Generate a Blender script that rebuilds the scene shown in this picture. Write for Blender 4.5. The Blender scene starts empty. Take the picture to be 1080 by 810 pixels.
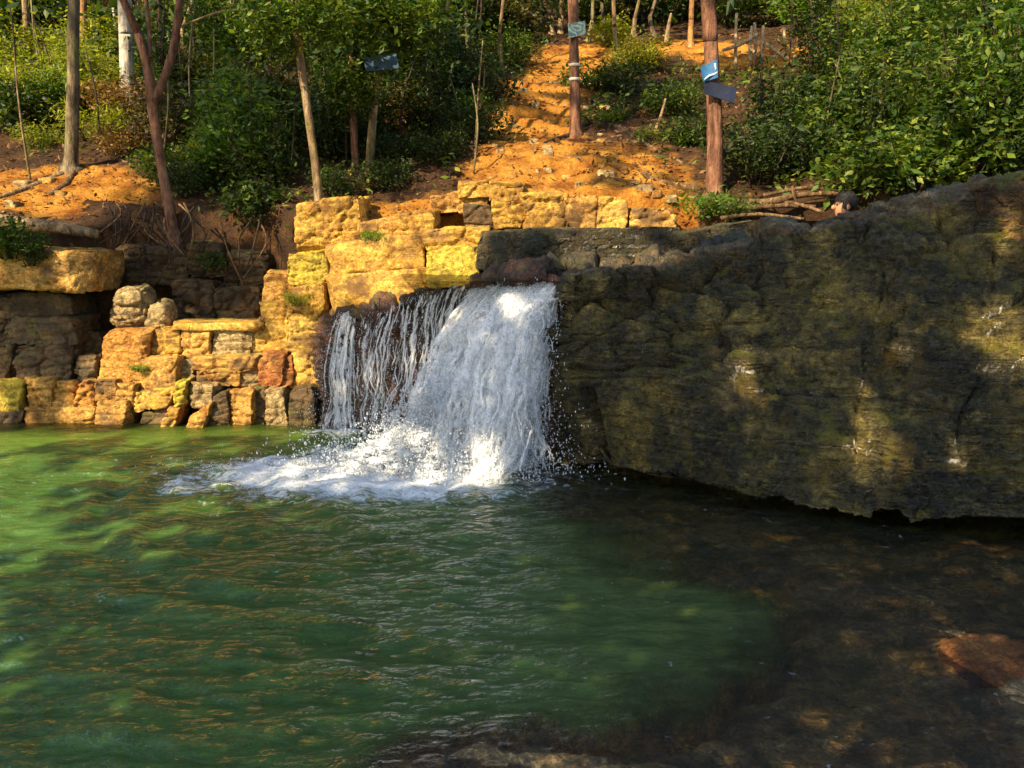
import bpy, math, random
import numpy as np
from mathutils import Vector
random.seed(7)
rng = np.random.default_rng(7)
R = math.radians
scene = bpy.context.scene
C = bpy.data.collections.new('gorge'); scene.collection.children.link(C)

# ------------------------------------------------------------------ camera model
CAM = np.array([0.0, 0.0, 2.0]); PITCH = R(10.0); FPX = 850.0
cp, sp_ = math.cos(PITCH), math.sin(PITCH)
def ray(px, py):
    v = (405.0 - py) / FPX
    return np.array([(px - 540.0) / FPX, cp + v * sp_, -sp_ + v * cp])
def P(px, py, Y):
    d = ray(px, py); return CAM + d * (Y / d[1])
def proj(p):
    p = np.atleast_2d(p) - CAM
    dep = p[:, 1] * cp - p[:, 2] * sp_
    up = p[:, 1] * sp_ + p[:, 2] * cp
    return np.stack([540 + FPX * p[:, 0] / dep, 405 - FPX * up / dep], 1)

# ------------------------------------------------------------------ noise
def _h(ix, iy, iz, seed):
    n = (ix * 374761393 + iy * 668265263 + iz * 2147483647 + seed * 1274126177) & 0xFFFFFFFF
    n = ((n ^ (n >> 13)) * 1274126177) & 0xFFFFFFFF
    n = (n ^ (n >> 16)) & 0xFFFFFFFF
    n = (n * 2246822519) & 0xFFFFFFFF
    return ((n ^ (n >> 15)) & 0xFFFFFF) / float(0xFFFFFF)
def vnoise(p, seed=0):
    p = np.asarray(p, float)
    i = np.floor(p).astype(np.int64); f = p - i
    f = f * f * f * (f * (f * 6 - 15) + 10)
    o = 0
    for dx in (0, 1):
        wx = f[:, 0] if dx else 1 - f[:, 0]
        for dy in (0, 1):
            wy = f[:, 1] if dy else 1 - f[:, 1]
            for dz in (0, 1):
                wz = f[:, 2] if dz else 1 - f[:, 2]
                o = o + wx * wy * wz * _h(i[:, 0] + dx, i[:, 1] + dy, i[:, 2] + dz, seed)
    return o * 2 - 1
ROT = np.array([[0.80, 0.60, 0.0], [-0.48, 0.64, 0.60], [0.36, -0.48, 0.80]])
def fbm(p, f=1.0, octs=4, seed=0, gain=0.5):
    q = np.asarray(p, float) * f; a = 1.0; o = 0; t = 0
    for k in range(octs):
        o = o + a * vnoise(q, seed + k * 17); t += a
        a *= gain; q = (q @ ROT) * 2.03 + 11.3
    return o / t
def cells(p, seed=0):
    """Worley: nearest and second distance, random id of the nearest cell."""
    p = np.asarray(p, float); i = np.floor(p).astype(np.int64)
    n = len(p); d1 = np.full(n, 9.0); d2 = np.full(n, 9.0); idv = np.zeros(n)
    for dx in (-1, 0, 1):
        for dy in (-1, 0, 1):
            for dz in (-1, 0, 1):
                c = i + np.array([dx, dy, dz])
                q = np.stack([c[:, k] + 0.1 + 0.8 * _h(c[:, 0], c[:, 1], c[:, 2], seed + 5 + k) for k in range(3)], 1)
                d = np.sqrt(((q - p) ** 2).sum(1))
                r = _h(c[:, 0], c[:, 1], c[:, 2], seed + 31)
                near = d < d1
                d2 = np.where(near, d1, np.minimum(d2, d)); idv = np.where(near, r, idv); d1 = np.where(near, d, d1)
    return d1, d2, idv
def sstep(a, b, x):
    t = np.clip((x - a) / (b - a), 0, 1); return t * t * (3 - 2 * t)

# ------------------------------------------------------------------ mesh helpers
def link(name, me, mat, parent=None):
    o = bpy.data.objects.new(name, me); C.objects.link(o)
    if mat is not None:
        for m in (mat if isinstance(mat, (list, tuple)) else [mat]): me.materials.append(m)
    if parent is not None: o.parent = parent
    return o
def mesh_np(name, verts, faces, smooth=True):
    """faces: one (n,k) int array or a list of such arrays."""
    if not isinstance(faces, (list, tuple)): faces = [faces]
    faces = [np.asarray(f) for f in faces if len(f)]
    verts = np.asarray(verts, np.float32)
    me = bpy.data.meshes.new(name)
    me.vertices.add(len(verts)); me.vertices.foreach_set('co', verts.ravel())
    idx = np.concatenate([f.ravel() for f in faces]).astype(np.int32)
    tot = np.concatenate([np.full(len(f), f.shape[1]) for f in faces]).astype(np.int32)
    st = np.concatenate([[0], np.cumsum(tot)[:-1]]).astype(np.int32)
    me.loops.add(len(idx)); me.loops.foreach_set('vertex_index', idx)
    me.polygons.add(len(tot)); me.polygons.foreach_set('loop_start', st); me.polygons.foreach_set('loop_total', tot)
    me.polygons.foreach_set('use_smooth', np.full(len(tot), bool(smooth)))
    me.update(calc_edges=True); me.validate()
    return me
def attr(me, name, vals):
    a = me.attributes.new(name, 'FLOAT', 'POINT'); a.data.foreach_set('value', np.asarray(vals, np.float32))
def grid_faces(nu, nv):
    i = np.arange(nu * nv).reshape(nv, nu)
    return np.stack([i[:-1, :-1], i[:-1, 1:], i[1:, 1:], i[1:, :-1]], -1).reshape(-1, 4)
def tag(o, label, cat, group=None, kind=None):
    if label: o['label'] = label
    if cat: o['category'] = cat
    if group: o['group'] = group
    if kind: o['kind'] = kind
    return o
def empty(name, loc=(0, 0, 0)):
    o = bpy.data.objects.new(name, None); C.objects.link(o); o.location = loc; o.empty_display_size = 0.1
    return o
def tube(pts, rad, nseg=10, wob=0.0, seed=0, sub=0.12):
    """tapered tube through points (Catmull-Rom), closed ends, optional knobbly wobble -> verts, [quads, tris]"""
    pts = np.asarray(pts, float); rad = np.asarray(rad, float) * np.ones(len(pts))
    out, rr = [], []
    n = len(pts)
    for k in range(n - 1):
        p0, p1, p2, p3 = pts[max(k - 1, 0)], pts[k], pts[k + 1], pts[min(k + 2, n - 1)]
        m = max(2, int(np.linalg.norm(p2 - p1) / sub))
        for j in range(m):
            t = j / m
            out.append(0.5 * ((2 * p1) + (p2 - p0) * t + (2 * p0 - 5 * p1 + 4 * p2 - p3) * t * t + (3 * p1 - p0 - 3 * p2 + p3) * t ** 3))
            rr.append(rad[k] * (1 - t) + rad[k + 1] * t)
    out.append(pts[-1]); rr.append(rad[-1])
    c = np.array(out); rr = np.array(rr); m = len(c)
    tan = np.gradient(c, axis=0); tan /= np.linalg.norm(tan, axis=1)[:, None] + 1e-9
    ref = np.array([0.31, 0.87, 0.13]) if abs(tan[0] @ np.array([0, 0, 1])) > 0.7 else np.array([0, 0, 1.0])
    a = np.cross(tan, ref); a /= np.linalg.norm(a, axis=1)[:, None] + 1e-9
    b = np.cross(tan, a)
    th = np.linspace(0, 2 * np.pi, nseg, endpoint=False)
    ring = a[:, None] * np.cos(th)[None, :, None] + b[:, None] * np.sin(th)[None, :, None]
    pos = c[:, None] + ring * rr[:, None, None]
    if wob:
        q = pos.reshape(-1, 3)
        nz = fbm(q * np.array([1, 1, 0.35]) / max(rr.mean(), 0.01), 0.9, 3, seed)
        pos = pos + ring * (rr[:, None] * wob * nz.reshape(m, nseg))[:, :, None]
    v = pos.reshape(-1, 3)
    i = np.arange(m * nseg).reshape(m, nseg); j = np.roll(i, -1, 1)
    q = np.stack([i[:-1], j[:-1], j[1:], i[1:]], -1).reshape(-1, 4)
    v = np.vstack([v, c[0], c[-1]]); e0, e1 = len(v) - 2, len(v) - 1
    t0 = np.stack([j[0], i[0], np.full(nseg, e0)], -1); t1 = np.stack([i[-1], j[-1], np.full(nseg, e1)], -1)
    return v, [q, np.vstack([t0, t1])]
def join(parts):
    vs, fq, ft, off = [], [], [], 0
    for v, fs in parts:
        vs.append(v)
        for f in fs:
            f = np.asarray(f)
            if len(f): (fq if f.shape[1] == 4 else ft).append(f + off)
        off += len(v)
    return np.vstack(vs), [np.vstack(x) for x in (fq, ft) if x]

# ------------------------------------------------------------------ material helpers
class NT:
    def __init__(s, name):
        s.mat = bpy.data.materials.new(name); s.mat.use_nodes = True
        s.t = s.mat.node_tree; s.t.nodes.clear()
        s.out = s.t.nodes.new('ShaderNodeOutputMaterial')
    def n(s, typ, props=None, **ins):
        nd = s.t.nodes.new('ShaderNode' + typ)
        for k, v in (props or {}).items(): setattr(nd, k, v)
        for k, v in ins.items():
            key = int(k[1:]) if k[0] == '_' and k[1:].isdigit() else k.replace('_', ' ')
            s.set(nd, key, v)
        return nd
    def set(s, nd, key, v):
        i = nd.inputs[key]
        if isinstance(v, bpy.types.NodeSocket): s.t.links.new(v, i)
        elif isinstance(v, bpy.types.Node): s.t.links.new(v.outputs[0], i)
        elif isinstance(v, (tuple, list)) and len(v) == 3 and i.type == 'RGBA': i.default_value = (*v, 1)
        else: i.default_value = v
    def pos(s, sc=(1, 1, 1)):
        g = s.n('NewGeometry')
        if tuple(sc) == (1, 1, 1): return g.outputs['Position']
        return s.n('VectorMath', dict(operation='MULTIPLY'), _0=g.outputs['Position'], _1=sc).outputs[0]
    def noise(s, vec, scale, detail=6, rough=0.6, dist=0.0):
        return s.n('TexNoise', None, Vector=vec, Scale=scale, Detail=detail, Roughness=rough, Distortion=dist).outputs['Fac']
    def ramp(s, fac, stops, interp='LINEAR'):
        r = s.n('ValToRGB', None, Fac=fac); e = r.color_ramp.elements; r.color_ramp.interpolation = interp
        while len(e) < len(stops): e.new(0.5)
        for k, (p, c) in enumerate(stops):
            e[k].position = p; e[k].color = (*c, 1) if isinstance(c, tuple) else (c, c, c, 1)
        return r.outputs[0]
    def mix(s, fac, a, b, mode='MIX'):
        m = s.n('MixRGB', dict(blend_type=mode)); s.set(m, 'Fac', fac); s.set(m, 'Color1', a); s.set(m, 'Color2', b)
        return m.outputs[0]
    def math(s, op, a, b=0.0, clamp=False):
        m = s.n('Math', dict(operation=op, use_clamp=clamp)); s.set(m, 0, a); s.set(m, 1, b); return m.outputs[0]
    def bump(s, h, strength, dist=0.02, normal=None):
        b = s.n('Bump', None, Height=h, Strength=strength, Distance=dist)
        if normal is not None: s.set(b, 'Normal', normal)
        return b.outputs[0]
    def attr(s, name): return s.n('Attribute', dict(attribute_name=name)).outputs['Fac']
    def done(s, sh):
        s.t.links.new(sh if isinstance(sh, bpy.types.NodeSocket) else sh.outputs[0], s.out.inputs['Surface']); return s.mat

def rock_mat(name, dark, mid, light, stain=None, stain_at=0.58, moss=None, moss_at=0.6, rough=(0.6, 0.9), spec=0.3, bump=0.5, scale=1.0, streak=False, strata=0.0, fine=1.0, bd=0.05, samt=.85, mott=0.0):
    m = NT(name); p = m.pos()
    n1 = m.noise(p, 1.7 * scale, 9, 0.65, 0.4)
    col = m.ramp(n1, [(0.32, dark), (0.5, mid), (0.68, light)])
    n2 = m.noise(p, 22 * scale, 6, 0.7)
    col = m.mix(1.0, col, m.ramp(n2, [(0.32, 0.32), (0.62, 1.3)]), 'MULTIPLY')
    if mott:
        mo = m.noise(m.pos((1, 1, 1.9)), 9, 10, .76, .7)
        col = m.mix(mott, col, m.ramp(mo, [(.36, .10), (.50, .75), (.63, 2.4)]), 'MULTIPLY')
        sk_ = m.noise(m.pos((1, 1, 1.4)), 62, 4, .7)
        col = m.mix(mott, col, m.ramp(sk_, [(.38, .35), (.52, .9), (.66, 2.0)]), 'MULTIPLY')
    if stain is not None:
        q = m.pos((4.0, 4.0, 0.9)) if streak else m.pos((1, 1, 1.6))
        n3 = m.noise(q, 1.1 if streak else 2.3 * scale, 5, 0.6, 0.3)
        col = m.mix(m.ramp(n3, [(stain_at - 0.05, 0.0), (stain_at + 0.09 + (.85 - samt) * .3, samt)]), col, stain)
    if moss is not None:
        n4 = m.noise(p, 3.2 * scale, 8, 0.7)
        nz = m.n('SeparateXYZ', None, Vector=m.n('NewGeometry').outputs['Normal']).outputs['Z']
        f = m.math('ADD', n4, m.math('MULTIPLY', nz, 0.12))
        col = m.mix(m.ramp(f, [(moss_at - 0.02, 0.0), (moss_at + 0.08, 0.9)]), col, moss)
    # thin dark cracks
    vo = m.n('TexVoronoi', dict(feature='DISTANCE_TO_EDGE'), Vector=m.n('VectorMath', dict(operation='ADD'), _0=m.pos((1, 1, 1.5)), _1=m.n('VectorMath', dict(operation='SCALE'), _0=m.n('TexNoise', None, Vector=p, Scale=4.0).outputs['Color'], Scale=0.25).outputs[0]).outputs[0], Scale=3.2 * scale).outputs['Distance']
    crack = m.ramp(vo, [(0.0, 0.0), (0.035, 1.0)])
    h = m.math('ADD', m.noise(p, 11 * scale, 10, 0.72), m.math('MULTIPLY', m.noise(p, 55 * fine, 5, 0.6), 0.25))
    h = m.math('ADD', h, m.math('MULTIPLY', crack, 0.18))
    if strata:
        hs = m.noise(m.n('VectorMath', dict(operation='ADD'), _0=m.pos((1.5, 1.5, 24)), _1=m.n('VectorMath', dict(operation='SCALE'), _0=m.n('TexNoise', None, Vector=p, Scale=1.2).outputs['Color'], Scale=4.0).outputs[0]).outputs[0], 1.0, 4, 0.6)
        h = m.math('ADD', h, m.math('MULTIPLY', hs, strata))
    b = m.bump(h, bump, bd)
    rg = m.ramp(m.noise(p, 6, 5), [(0.35, rough[0]), (0.65, rough[1])])
    bs = m.n('BsdfPrincipled', None, Base_Color=col, Roughness=rg, Normal=b)
    bs.inputs['Specular IOR Level'].default_value = spec
    return m.done(bs)

def leaf_mat(name, a, b, c, trans=0.35):
    m = NT(name)
    r = m.n('NewGeometry').outputs['Random Per Island']
    col = m.ramp(r, [(0.0, a), (0.55, b), (1.0, c)])
    br = m.noise(m.pos(), 1.3, 3)
    col = m.mix(1.0, col, m.ramp(br, [(0.3, 0.6), (0.7, 1.3)]), 'MULTIPLY')
    bs = m.n('BsdfPrincipled', None, Base_Color=col, Roughness=0.5)
    bs.inputs['Specular IOR Level'].default_value = 0.28
    tr = m.n('BsdfTranslucent', None, Color=m.mix(1.0, col, (1.3, 1.35, 0.45), 'MULTIPLY'))
    return m.done(m.n('MixShader', None, Fac=trans, _1=bs.outputs[0], _2=tr.outputs[0]))

def bark_mat(name, a, b, c, moss=None, scale=1.0):
    m = NT(name); q = m.pos((14 * scale, 14 * scale, 2.2 * scale))
    n1 = m.noise(q, 1.0, 8, 0.65, 0.3)
    col = m.ramp(n1, [(0.3, a), (0.5, b), (0.7, c)])
    n2 = m.noise(m.pos((1, 1, 0.8)), 3.5, 5)
    if moss is not None: col = m.mix(m.ramp(n2, [(0.5, 0.0), (0.64, 0.8)]), col, moss)
    h = m.math('ADD', n1, m.math('MULTIPLY', m.noise(m.pos(), 60, 4), 0.3))
    col = m.mix(1.0, col, m.ramp(m.noise(m.pos((1, 1, .5)), 9 * scale, 6, .7), [(.35, .35), (.6, 1.25)]), 'MULTIPLY')
    bs = m.n('BsdfPrincipled', None, Base_Color=col, Roughness=0.85, Normal=m.bump(h, 1.0, 0.05))
    bs.inputs['Specular IOR Level'].default_value = 0.2
    return m.done(bs)

def plain_mat(name, col, rough=0.6, var=0.25, scale=20):
    m = NT(name); n = m.noise(m.pos(), scale, 5)
    c = m.mix(1.0, col, m.ramp(n, [(0.3, 1 - var), (0.7, 1 + var)]), 'MULTIPLY')
    return m.done(m.n('BsdfPrincipled', None, Base_Color=c, Roughness=rough))

M = {}
# rocks
M['ochre'] = rock_mat('ochre sandstone', (.20, .085, .02), (.47, .235, .045), (.64, .38, .09), (.11, .06, .025), .56, (.36, .32, .04), .66, bump=.65, mott=.38)
M['yellow'] = rock_mat('yellow sandstone', (.27, .12, .022), (.50, .275, .04), (.68, .44, .085), (.15, .075, .025), .55, (.42, .34, .03), .66, bump=.6, mott=.34)
M['lichen'] = rock_mat('lichen covered sandstone', (.34, .22, .03), (.54, .39, .04), (.64, .46, .08), (.2, .13, .03), .60, (.45, .35, .025), .58, bump=.9, mott=.3)
M['orange'] = rock_mat('orange sandstone', (.42, .17, .03), (.56, .26, .045), (.64, .37, .08), (.24, .09, .03), .63, (.4, .34, .06), .7, bump=.9, mott=.3)
M['red'] = rock_mat('red sandstone', (.22, .06, .02), (.40, .13, .035), (.52, .24, .06), (.12, .05, .02), .6, bump=.9, mott=.35)
M['tan'] = rock_mat('tan boulder stone', (.22, .14, .06), (.40, .27, .11), (.52, .38, .17), (.15, .1, .05), .62, (.3, .28, .06), .66, bump=1.0, mott=.4)
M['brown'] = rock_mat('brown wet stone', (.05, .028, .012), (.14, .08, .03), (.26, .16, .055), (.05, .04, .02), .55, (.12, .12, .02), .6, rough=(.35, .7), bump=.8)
M['shade'] = rock_mat('bank stone with painted shade', (.035, .022, .01), (.10, .06, .025), (.18, .11, .04), (.03, .022, .012), .55, (.08, .08, .02), .62, bump=.8)  # stone of the bank and recess, with shade put into its dark colour
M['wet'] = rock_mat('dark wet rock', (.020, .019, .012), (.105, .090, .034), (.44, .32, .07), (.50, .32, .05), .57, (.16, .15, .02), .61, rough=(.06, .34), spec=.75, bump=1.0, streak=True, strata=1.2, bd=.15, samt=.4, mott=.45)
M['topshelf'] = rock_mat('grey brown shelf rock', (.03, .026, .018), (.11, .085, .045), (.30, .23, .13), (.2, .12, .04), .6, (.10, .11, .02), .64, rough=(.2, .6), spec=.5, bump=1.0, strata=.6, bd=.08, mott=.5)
M['strip'] = rock_mat('seeping ledge rock', (.02, .016, .009), (.10, .075, .03), (.26, .18, .07), (.03, .035, .012), .52, (.10, .10, .02), .64, rough=(.15, .45), spec=.6, bump=1.0, streak=True, bd=.12, samt=.75, mott=.4)
M['wetochre'] = rock_mat('ochre stained wet rock', (.025, .018, .008), (.16, .09, .025), (.44, .23, .04), (.50, .24, .035), .56, (.14, .15, .02), .55, rough=(.25, .6), spec=.5, bump=1.0, streak=True, bd=.10, samt=.6, mott=.7)
M['wetred'] = rock_mat('dark red wet rock', (.018, .013, .008), (.10, .045, .022), (.22, .09, .04), (.16, .12, .03), .6, (.07, .07, .02), .64, rough=(.22, .5), spec=.5, bump=.9, streak=True, mott=.6)
M['shelf'] = rock_mat('wet brown rock shelf', (.08, .05, .022), (.36, .225, .085), (.60, .39, .15), (.50, .22, .045), .63, (.06, .055, .018), .64, rough=(.2, .5), spec=.5, bump=.8, scale=1.6, mott=.6)
M['rust'] = rock_mat('rust stained wet stone', (.07, .025, .009), (.19, .07, .018), (.30, .13, .035), (.06, .03, .015), .58, rough=(.25, .55), bump=.8, scale=2)
# leaves
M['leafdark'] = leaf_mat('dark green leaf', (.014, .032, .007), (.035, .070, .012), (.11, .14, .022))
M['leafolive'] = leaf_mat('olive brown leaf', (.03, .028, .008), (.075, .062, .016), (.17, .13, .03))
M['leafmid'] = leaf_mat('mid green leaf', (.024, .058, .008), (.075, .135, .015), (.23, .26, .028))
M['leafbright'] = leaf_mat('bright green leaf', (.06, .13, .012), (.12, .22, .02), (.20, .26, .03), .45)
M['leafyellow'] = leaf_mat('yellow green leaf', (.13, .17, .012), (.28, .31, .02), (.45, .42, .03), .45)  # yellow-green fronds, with sunlight on leaves put into the colour too
M['leafautumn'] = leaf_mat('russet leaf', (.10, .05, .015), (.22, .11, .03), (.32, .2, .05), .3)
M['litter'] = leaf_mat('dry fallen leaf', (.07, .035, .016), (.17, .085, .03), (.32, .18, .07), .1)
# bark
M['barkgrey'] = bark_mat('grey brown bark', (.07, .05, .03), (.17, .125, .07), (.30, .23, .13), (.22, .2, .06))
M['barkred'] = bark_mat('red brown bark', (.07, .03, .018), (.22, .10, .055), (.36, .19, .11))
M['barkpale'] = bark_mat('pale bark', (.30, .24, .17), (.52, .45, .35), (.68, .6, .48))
M['barktan'] = bark_mat('mottled tan bark', (.08, .05, .025), (.26, .165, .08), (.48, .35, .2), (.2, .17, .04))
M['barkorange'] = bark_mat('orange bark', (.2, .09, .03), (.4, .2, .07), (.5, .28, .1))
M['barkdark'] = bark_mat('dark bark', (.025, .017, .011), (.06, .04, .025), (.12, .085, .05))
M['deadwood'] = bark_mat('weathered dead wood', (.12, .08, .04), (.3, .2, .1), (.46, .33, .18), scale=2.0)
M['root'] = bark_mat('bare root bark', (.08, .045, .022), (.2, .115, .05), (.36, .23, .11), scale=2.0)

# ------------------------------------------------------------------ hillside height field
ctrl = [(-300, 210, 10.5), (-300, 60, 18), (-300, -60, 26), (0, 215, 10.3), (75, 178, 11.4), (100, 120, 14), (100, 60, 18), (100, 0, 24),
        (200, 225, 10.2), (200, 150, 12.5), (230, 60, 18), (335, 215, 10.2), (400, 170, 11.8), (400, 60, 18), (430, 222, 9.8), (550, 192, 9.9),
        (560, 130, 13.5), (540, 60, 18.5), (600, 58, 19), (700, 45, 21), (650, 195, 10), (620, 142, 13.4), (755, 205, 10.3), (700, 130, 13.5),
        (780, 110, 14.5), (820, 75, 17.5), (850, 210, 9.3), (900, 197, 9.3), (1000, 175, 9.3), (950, 100, 12.5), (1080, 150, 9.3), (1080, 60, 13),
        (1250, 100, 10), (1000, 0, 18), (1350, 0, 14), (820, 20, 24), (600, 0, 26), (300, 0, 25)]
cw = np.array([P(*c) for c in ctrl] + [(-24, 38, 17), (-8, 38, 17), (8, 38, 17), (24, 38, 17), (-24, 30, 12.5), (24, 30, 13.5), (0, 32, 12.6), (-20, 12, 3.6), (20, 14, 8), (16, 8, 5)])
def _tps(r): return np.where(r > 1e-9, r * r * np.log(r + 1e-9), 0)
nC = len(cw)
A = np.zeros((nC + 3, nC + 3))
A[:nC, :nC] = _tps(np.linalg.norm(cw[:, None, :2] - cw[None, :, :2], axis=2)) + np.eye(nC) * 0.25
A[:nC, nC:] = np.c_[np.ones(nC), cw[:, :2]]; A[nC:, :nC] = A[:nC, nC:].T
W = np.linalg.solve(A, np.r_[cw[:, 2], 0, 0, 0])
FRX = np.array([-30, -8, -5.2, -4.6, -3.0, -2.6, -1.9, -1.2, -0.3, 0.4, 1.9, 2.4, 6, 30])
FRY = np.array([9.6, 9.5, 9.45, 9.95, 9.95, 9.5, 9.35, 9.35, 9.3, 9.3, 9.25, 8.75, 8.7, 8.7])
path_w = np.array([P(600, 240, 9.6)[:2], P(560, 190, 10.2)[:2], P(560, 130, 13.5)[:2], P(560, 95, 15.8)[:2], P(610, 60, 19)[:2], P(720, 48, 20.5)[:2], P(830, 68, 18)[:2]])
def poly_dist(xy, pl):
    d = np.full(len(xy), 1e9)
    for a, b in zip(pl[:-1], pl[1:]):
        ab = b - a; t = np.clip(((xy - a) @ ab) / (ab @ ab), 0, 1)
        d = np.minimum(d, np.linalg.norm(xy - a - t[:, None] * ab, axis=1))
    return d
def hill_z(x, y):
    x = np.atleast_1d(np.asarray(x, float)); y = np.atleast_1d(np.asarray(y, float))
    z = np.empty(len(x))
    for s in range(0, len(x), 20000):
        q = np.c_[x[s:s + 20000], y[s:s + 20000]]
        r = np.linalg.norm(q[:, None] - cw[None, :, :2], axis=2)
        z[s:s + 20000] = _tps(r) @ W[:nC] + W[nC] + q @ W[nC + 1:]
    p = np.c_[x, y, np.zeros(len(x))]
    z = z + 0.16 * fbm(p, 0.7, 4, 3) + 0.075 * fbm(p, 2.6, 4, 5) + .045 * np.abs(fbm(p, 6.5, 3, 6))
    bare = np.exp(-(poly_dist(p[:, :2], path_w) / 0.95) ** 2)
    # worn steps on the bare path
    z = z + bare * 0.13 * np.abs(fbm(p * np.array([.6, 2.2, 1]), 1.5, 4, 9))
    stp = y / .62 + 1.1 * fbm(p * np.array([.7, 1, 1]), .9, 4, 13); fr_ = stp - np.floor(stp)
    wide = np.clip(np.exp(-(poly_dist(p[:, :2], path_w) / 1.7) ** 2) * 1.3, 0, 1)
    z = z + wide * .20 * (sstep(.62, 1.0, fr_) - fr_ + .3) * (.6 + .8 * fbm(p, .8, 2, 14))
    yf = np.interp(x, FRX, FRY) + 0.16 * fbm(p, 1.9, 4, 12)
    s = sstep(0, 1, (y - yf) / 0.30)
    return s * (z + 0.5) - 0.5
def hit(px, py, y0=8.6, y1=37):
    d = ray(px, py); ys = np.arange(y0, y1, 0.03)
    q = CAM + d[None] * (ys / d[1])[:, None]
    below = q[:, 2] < hill_z(q[:, 0], q[:, 1])
    k = int(np.argmax(below)) if below.any() else len(ys) - 1
    return q[k]
nx, ny = 430, 420
u = np.linspace(-1, 1, nx); gx = 26 * (0.30 * u + 0.70 * u ** 3)
v = np.linspace(0, 1, ny); gy = 8.5 + 30 * (0.22 * v + 0.78 * v ** 2.2)
X, Y = np.meshgrid(gx, gy); hz = hill_z(X.ravel(), Y.ravel())
hv = np.c_[X.ravel(), Y.ravel(), hz]
hme = mesh_np('hillside', hv, grid_faces(nx, ny))
pr = proj(hv)
bare = np.exp(-(poly_dist(hv[:, :2], path_w) / (0.85 + 0.35 * fbm(hv, 0.9, 3, 21))) ** 2)
bankL = np.exp(-(((hv[:, 0] + 6.0) / 1.5) ** 2 + ((hv[:, 1] - 10.8) / .8) ** 2)) * 1.05
front = np.exp(-((hv[:, 1] - np.interp(hv[:, 0], FRX, FRY) - 0.5) / 0.6) ** 2) * (hv[:, 0] > -1.9) * (hv[:, 0] < 2.1)
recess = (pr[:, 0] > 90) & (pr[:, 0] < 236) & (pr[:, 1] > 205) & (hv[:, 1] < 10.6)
bare = np.where(recess, bare * .2, bare)  # soil kept dark inside the recess: its shade is painted into the colour
apron = np.exp(-(((hv[:, 0] - .9) / 1.5) ** 2 + ((hv[:, 1] - 10.9) / 1.5) ** 2)) * 1.1
bare = np.clip(np.maximum.reduce([bare, apron, np.where(recess, 0, bankL), front]) + 0.22 * fbm(hv, 1.4, 4, 8), 0, 1)
attr(hme, 'bare', bare)
m = NT('hillside soil')
p = m.pos()
so = m.ramp(m.noise(p, 2.3, 8, .65), [(.34, (.21, .068, .014)), (.5, (.52, .215, .030)), (.68, (.70, .36, .062))])
hu = m.ramp(m.noise(p, 3.0, 8, .7), [(.3, (.030, .018, .010)), (.5, (.075, .040, .02)), (.72, (.19, .09, .03))])
fb = m.math('ADD', m.attr('bare'), m.math('MULTIPLY', m.math('SUBTRACT', m.noise(p, 5, 6), .5), .5))
col = m.mix(m.ramp(fb, [(.32, 0.0), (.55, 1.0)]), hu, so)
col = m.mix(1.0, col, m.ramp(m.noise(p, 28, 5, .7), [(.3, .6), (.65, 1.2)]), 'MULTIPLY')
h = m.math('ADD', m.noise(p, 9, 9, .7), m.math('MULTIPLY', m.noise(p, 50, 4), .35))
bs = m.n('BsdfPrincipled', None, Base_Color=col, Roughness=.92, Normal=m.bump(h, 1.0, .10)); bs.inputs['Specular IOR Level'].default_value = .12
M['soil'] = m.done(bs)
tag(link('hillside', hme, M['soil']), 'steep orange earth hillside rising behind the rock ledges', None, kind='structure')

# ------------------------------------------------------------------ cliff: fall face and overhanging rock
# columns: bottom (px,py,Y), top (px,py,Y), undercut depth
cols = [(334, 454, 8.95, 330, 350, 9.15, 0), (345, 454, 8.68, 345, 335, 8.80, 0), (362, 456, 8.58, 362, 329, 8.70, 0), (420, 466, 8.1, 430, 317, 8.35, 0), (480, 480, 7.55, 480, 302, 7.95, 0),
        (540, 490, 7.22, 540, 294, 7.70, 0), (572, 492, 7.10, 585, 291, 7.35, .1), (602, 490, 6.98, 604, 280, 7.05, .4), (690, 502, 6.40, 690, 277, 7.08, .9), (722, 507, 6.24, 722, 268, 7.12, 1.0), (780, 517, 5.95, 780, 249, 7.15, 1.1),
        (900, 535, 5.58, 900, 225, 7.05, 1.3), (1000, 545, 5.34, 1000, 203, 6.85, 1.3), (1080, 548, 5.2, 1080, 190, 6.65, 1.3), (1250, 560, 4.9, 1250, 160, 6.3, 1.3), (1480, 580, 4.8, 1480, 110, 5.9, 1.3), (1800, 620, 4.2, 1800, 60, 5.2, 1.3)]
cb = np.array([P(*c[:3]) for c in cols]); ct = np.array([P(*c[3:6]) for c in cols]); uc = np.array([c[6] for c in cols])
cb[:7, 2] = -0.05
seglen = np.r_[0, np.cumsum(np.linalg.norm(np.diff(cb[:, :2], axis=0), axis=1))]
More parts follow.
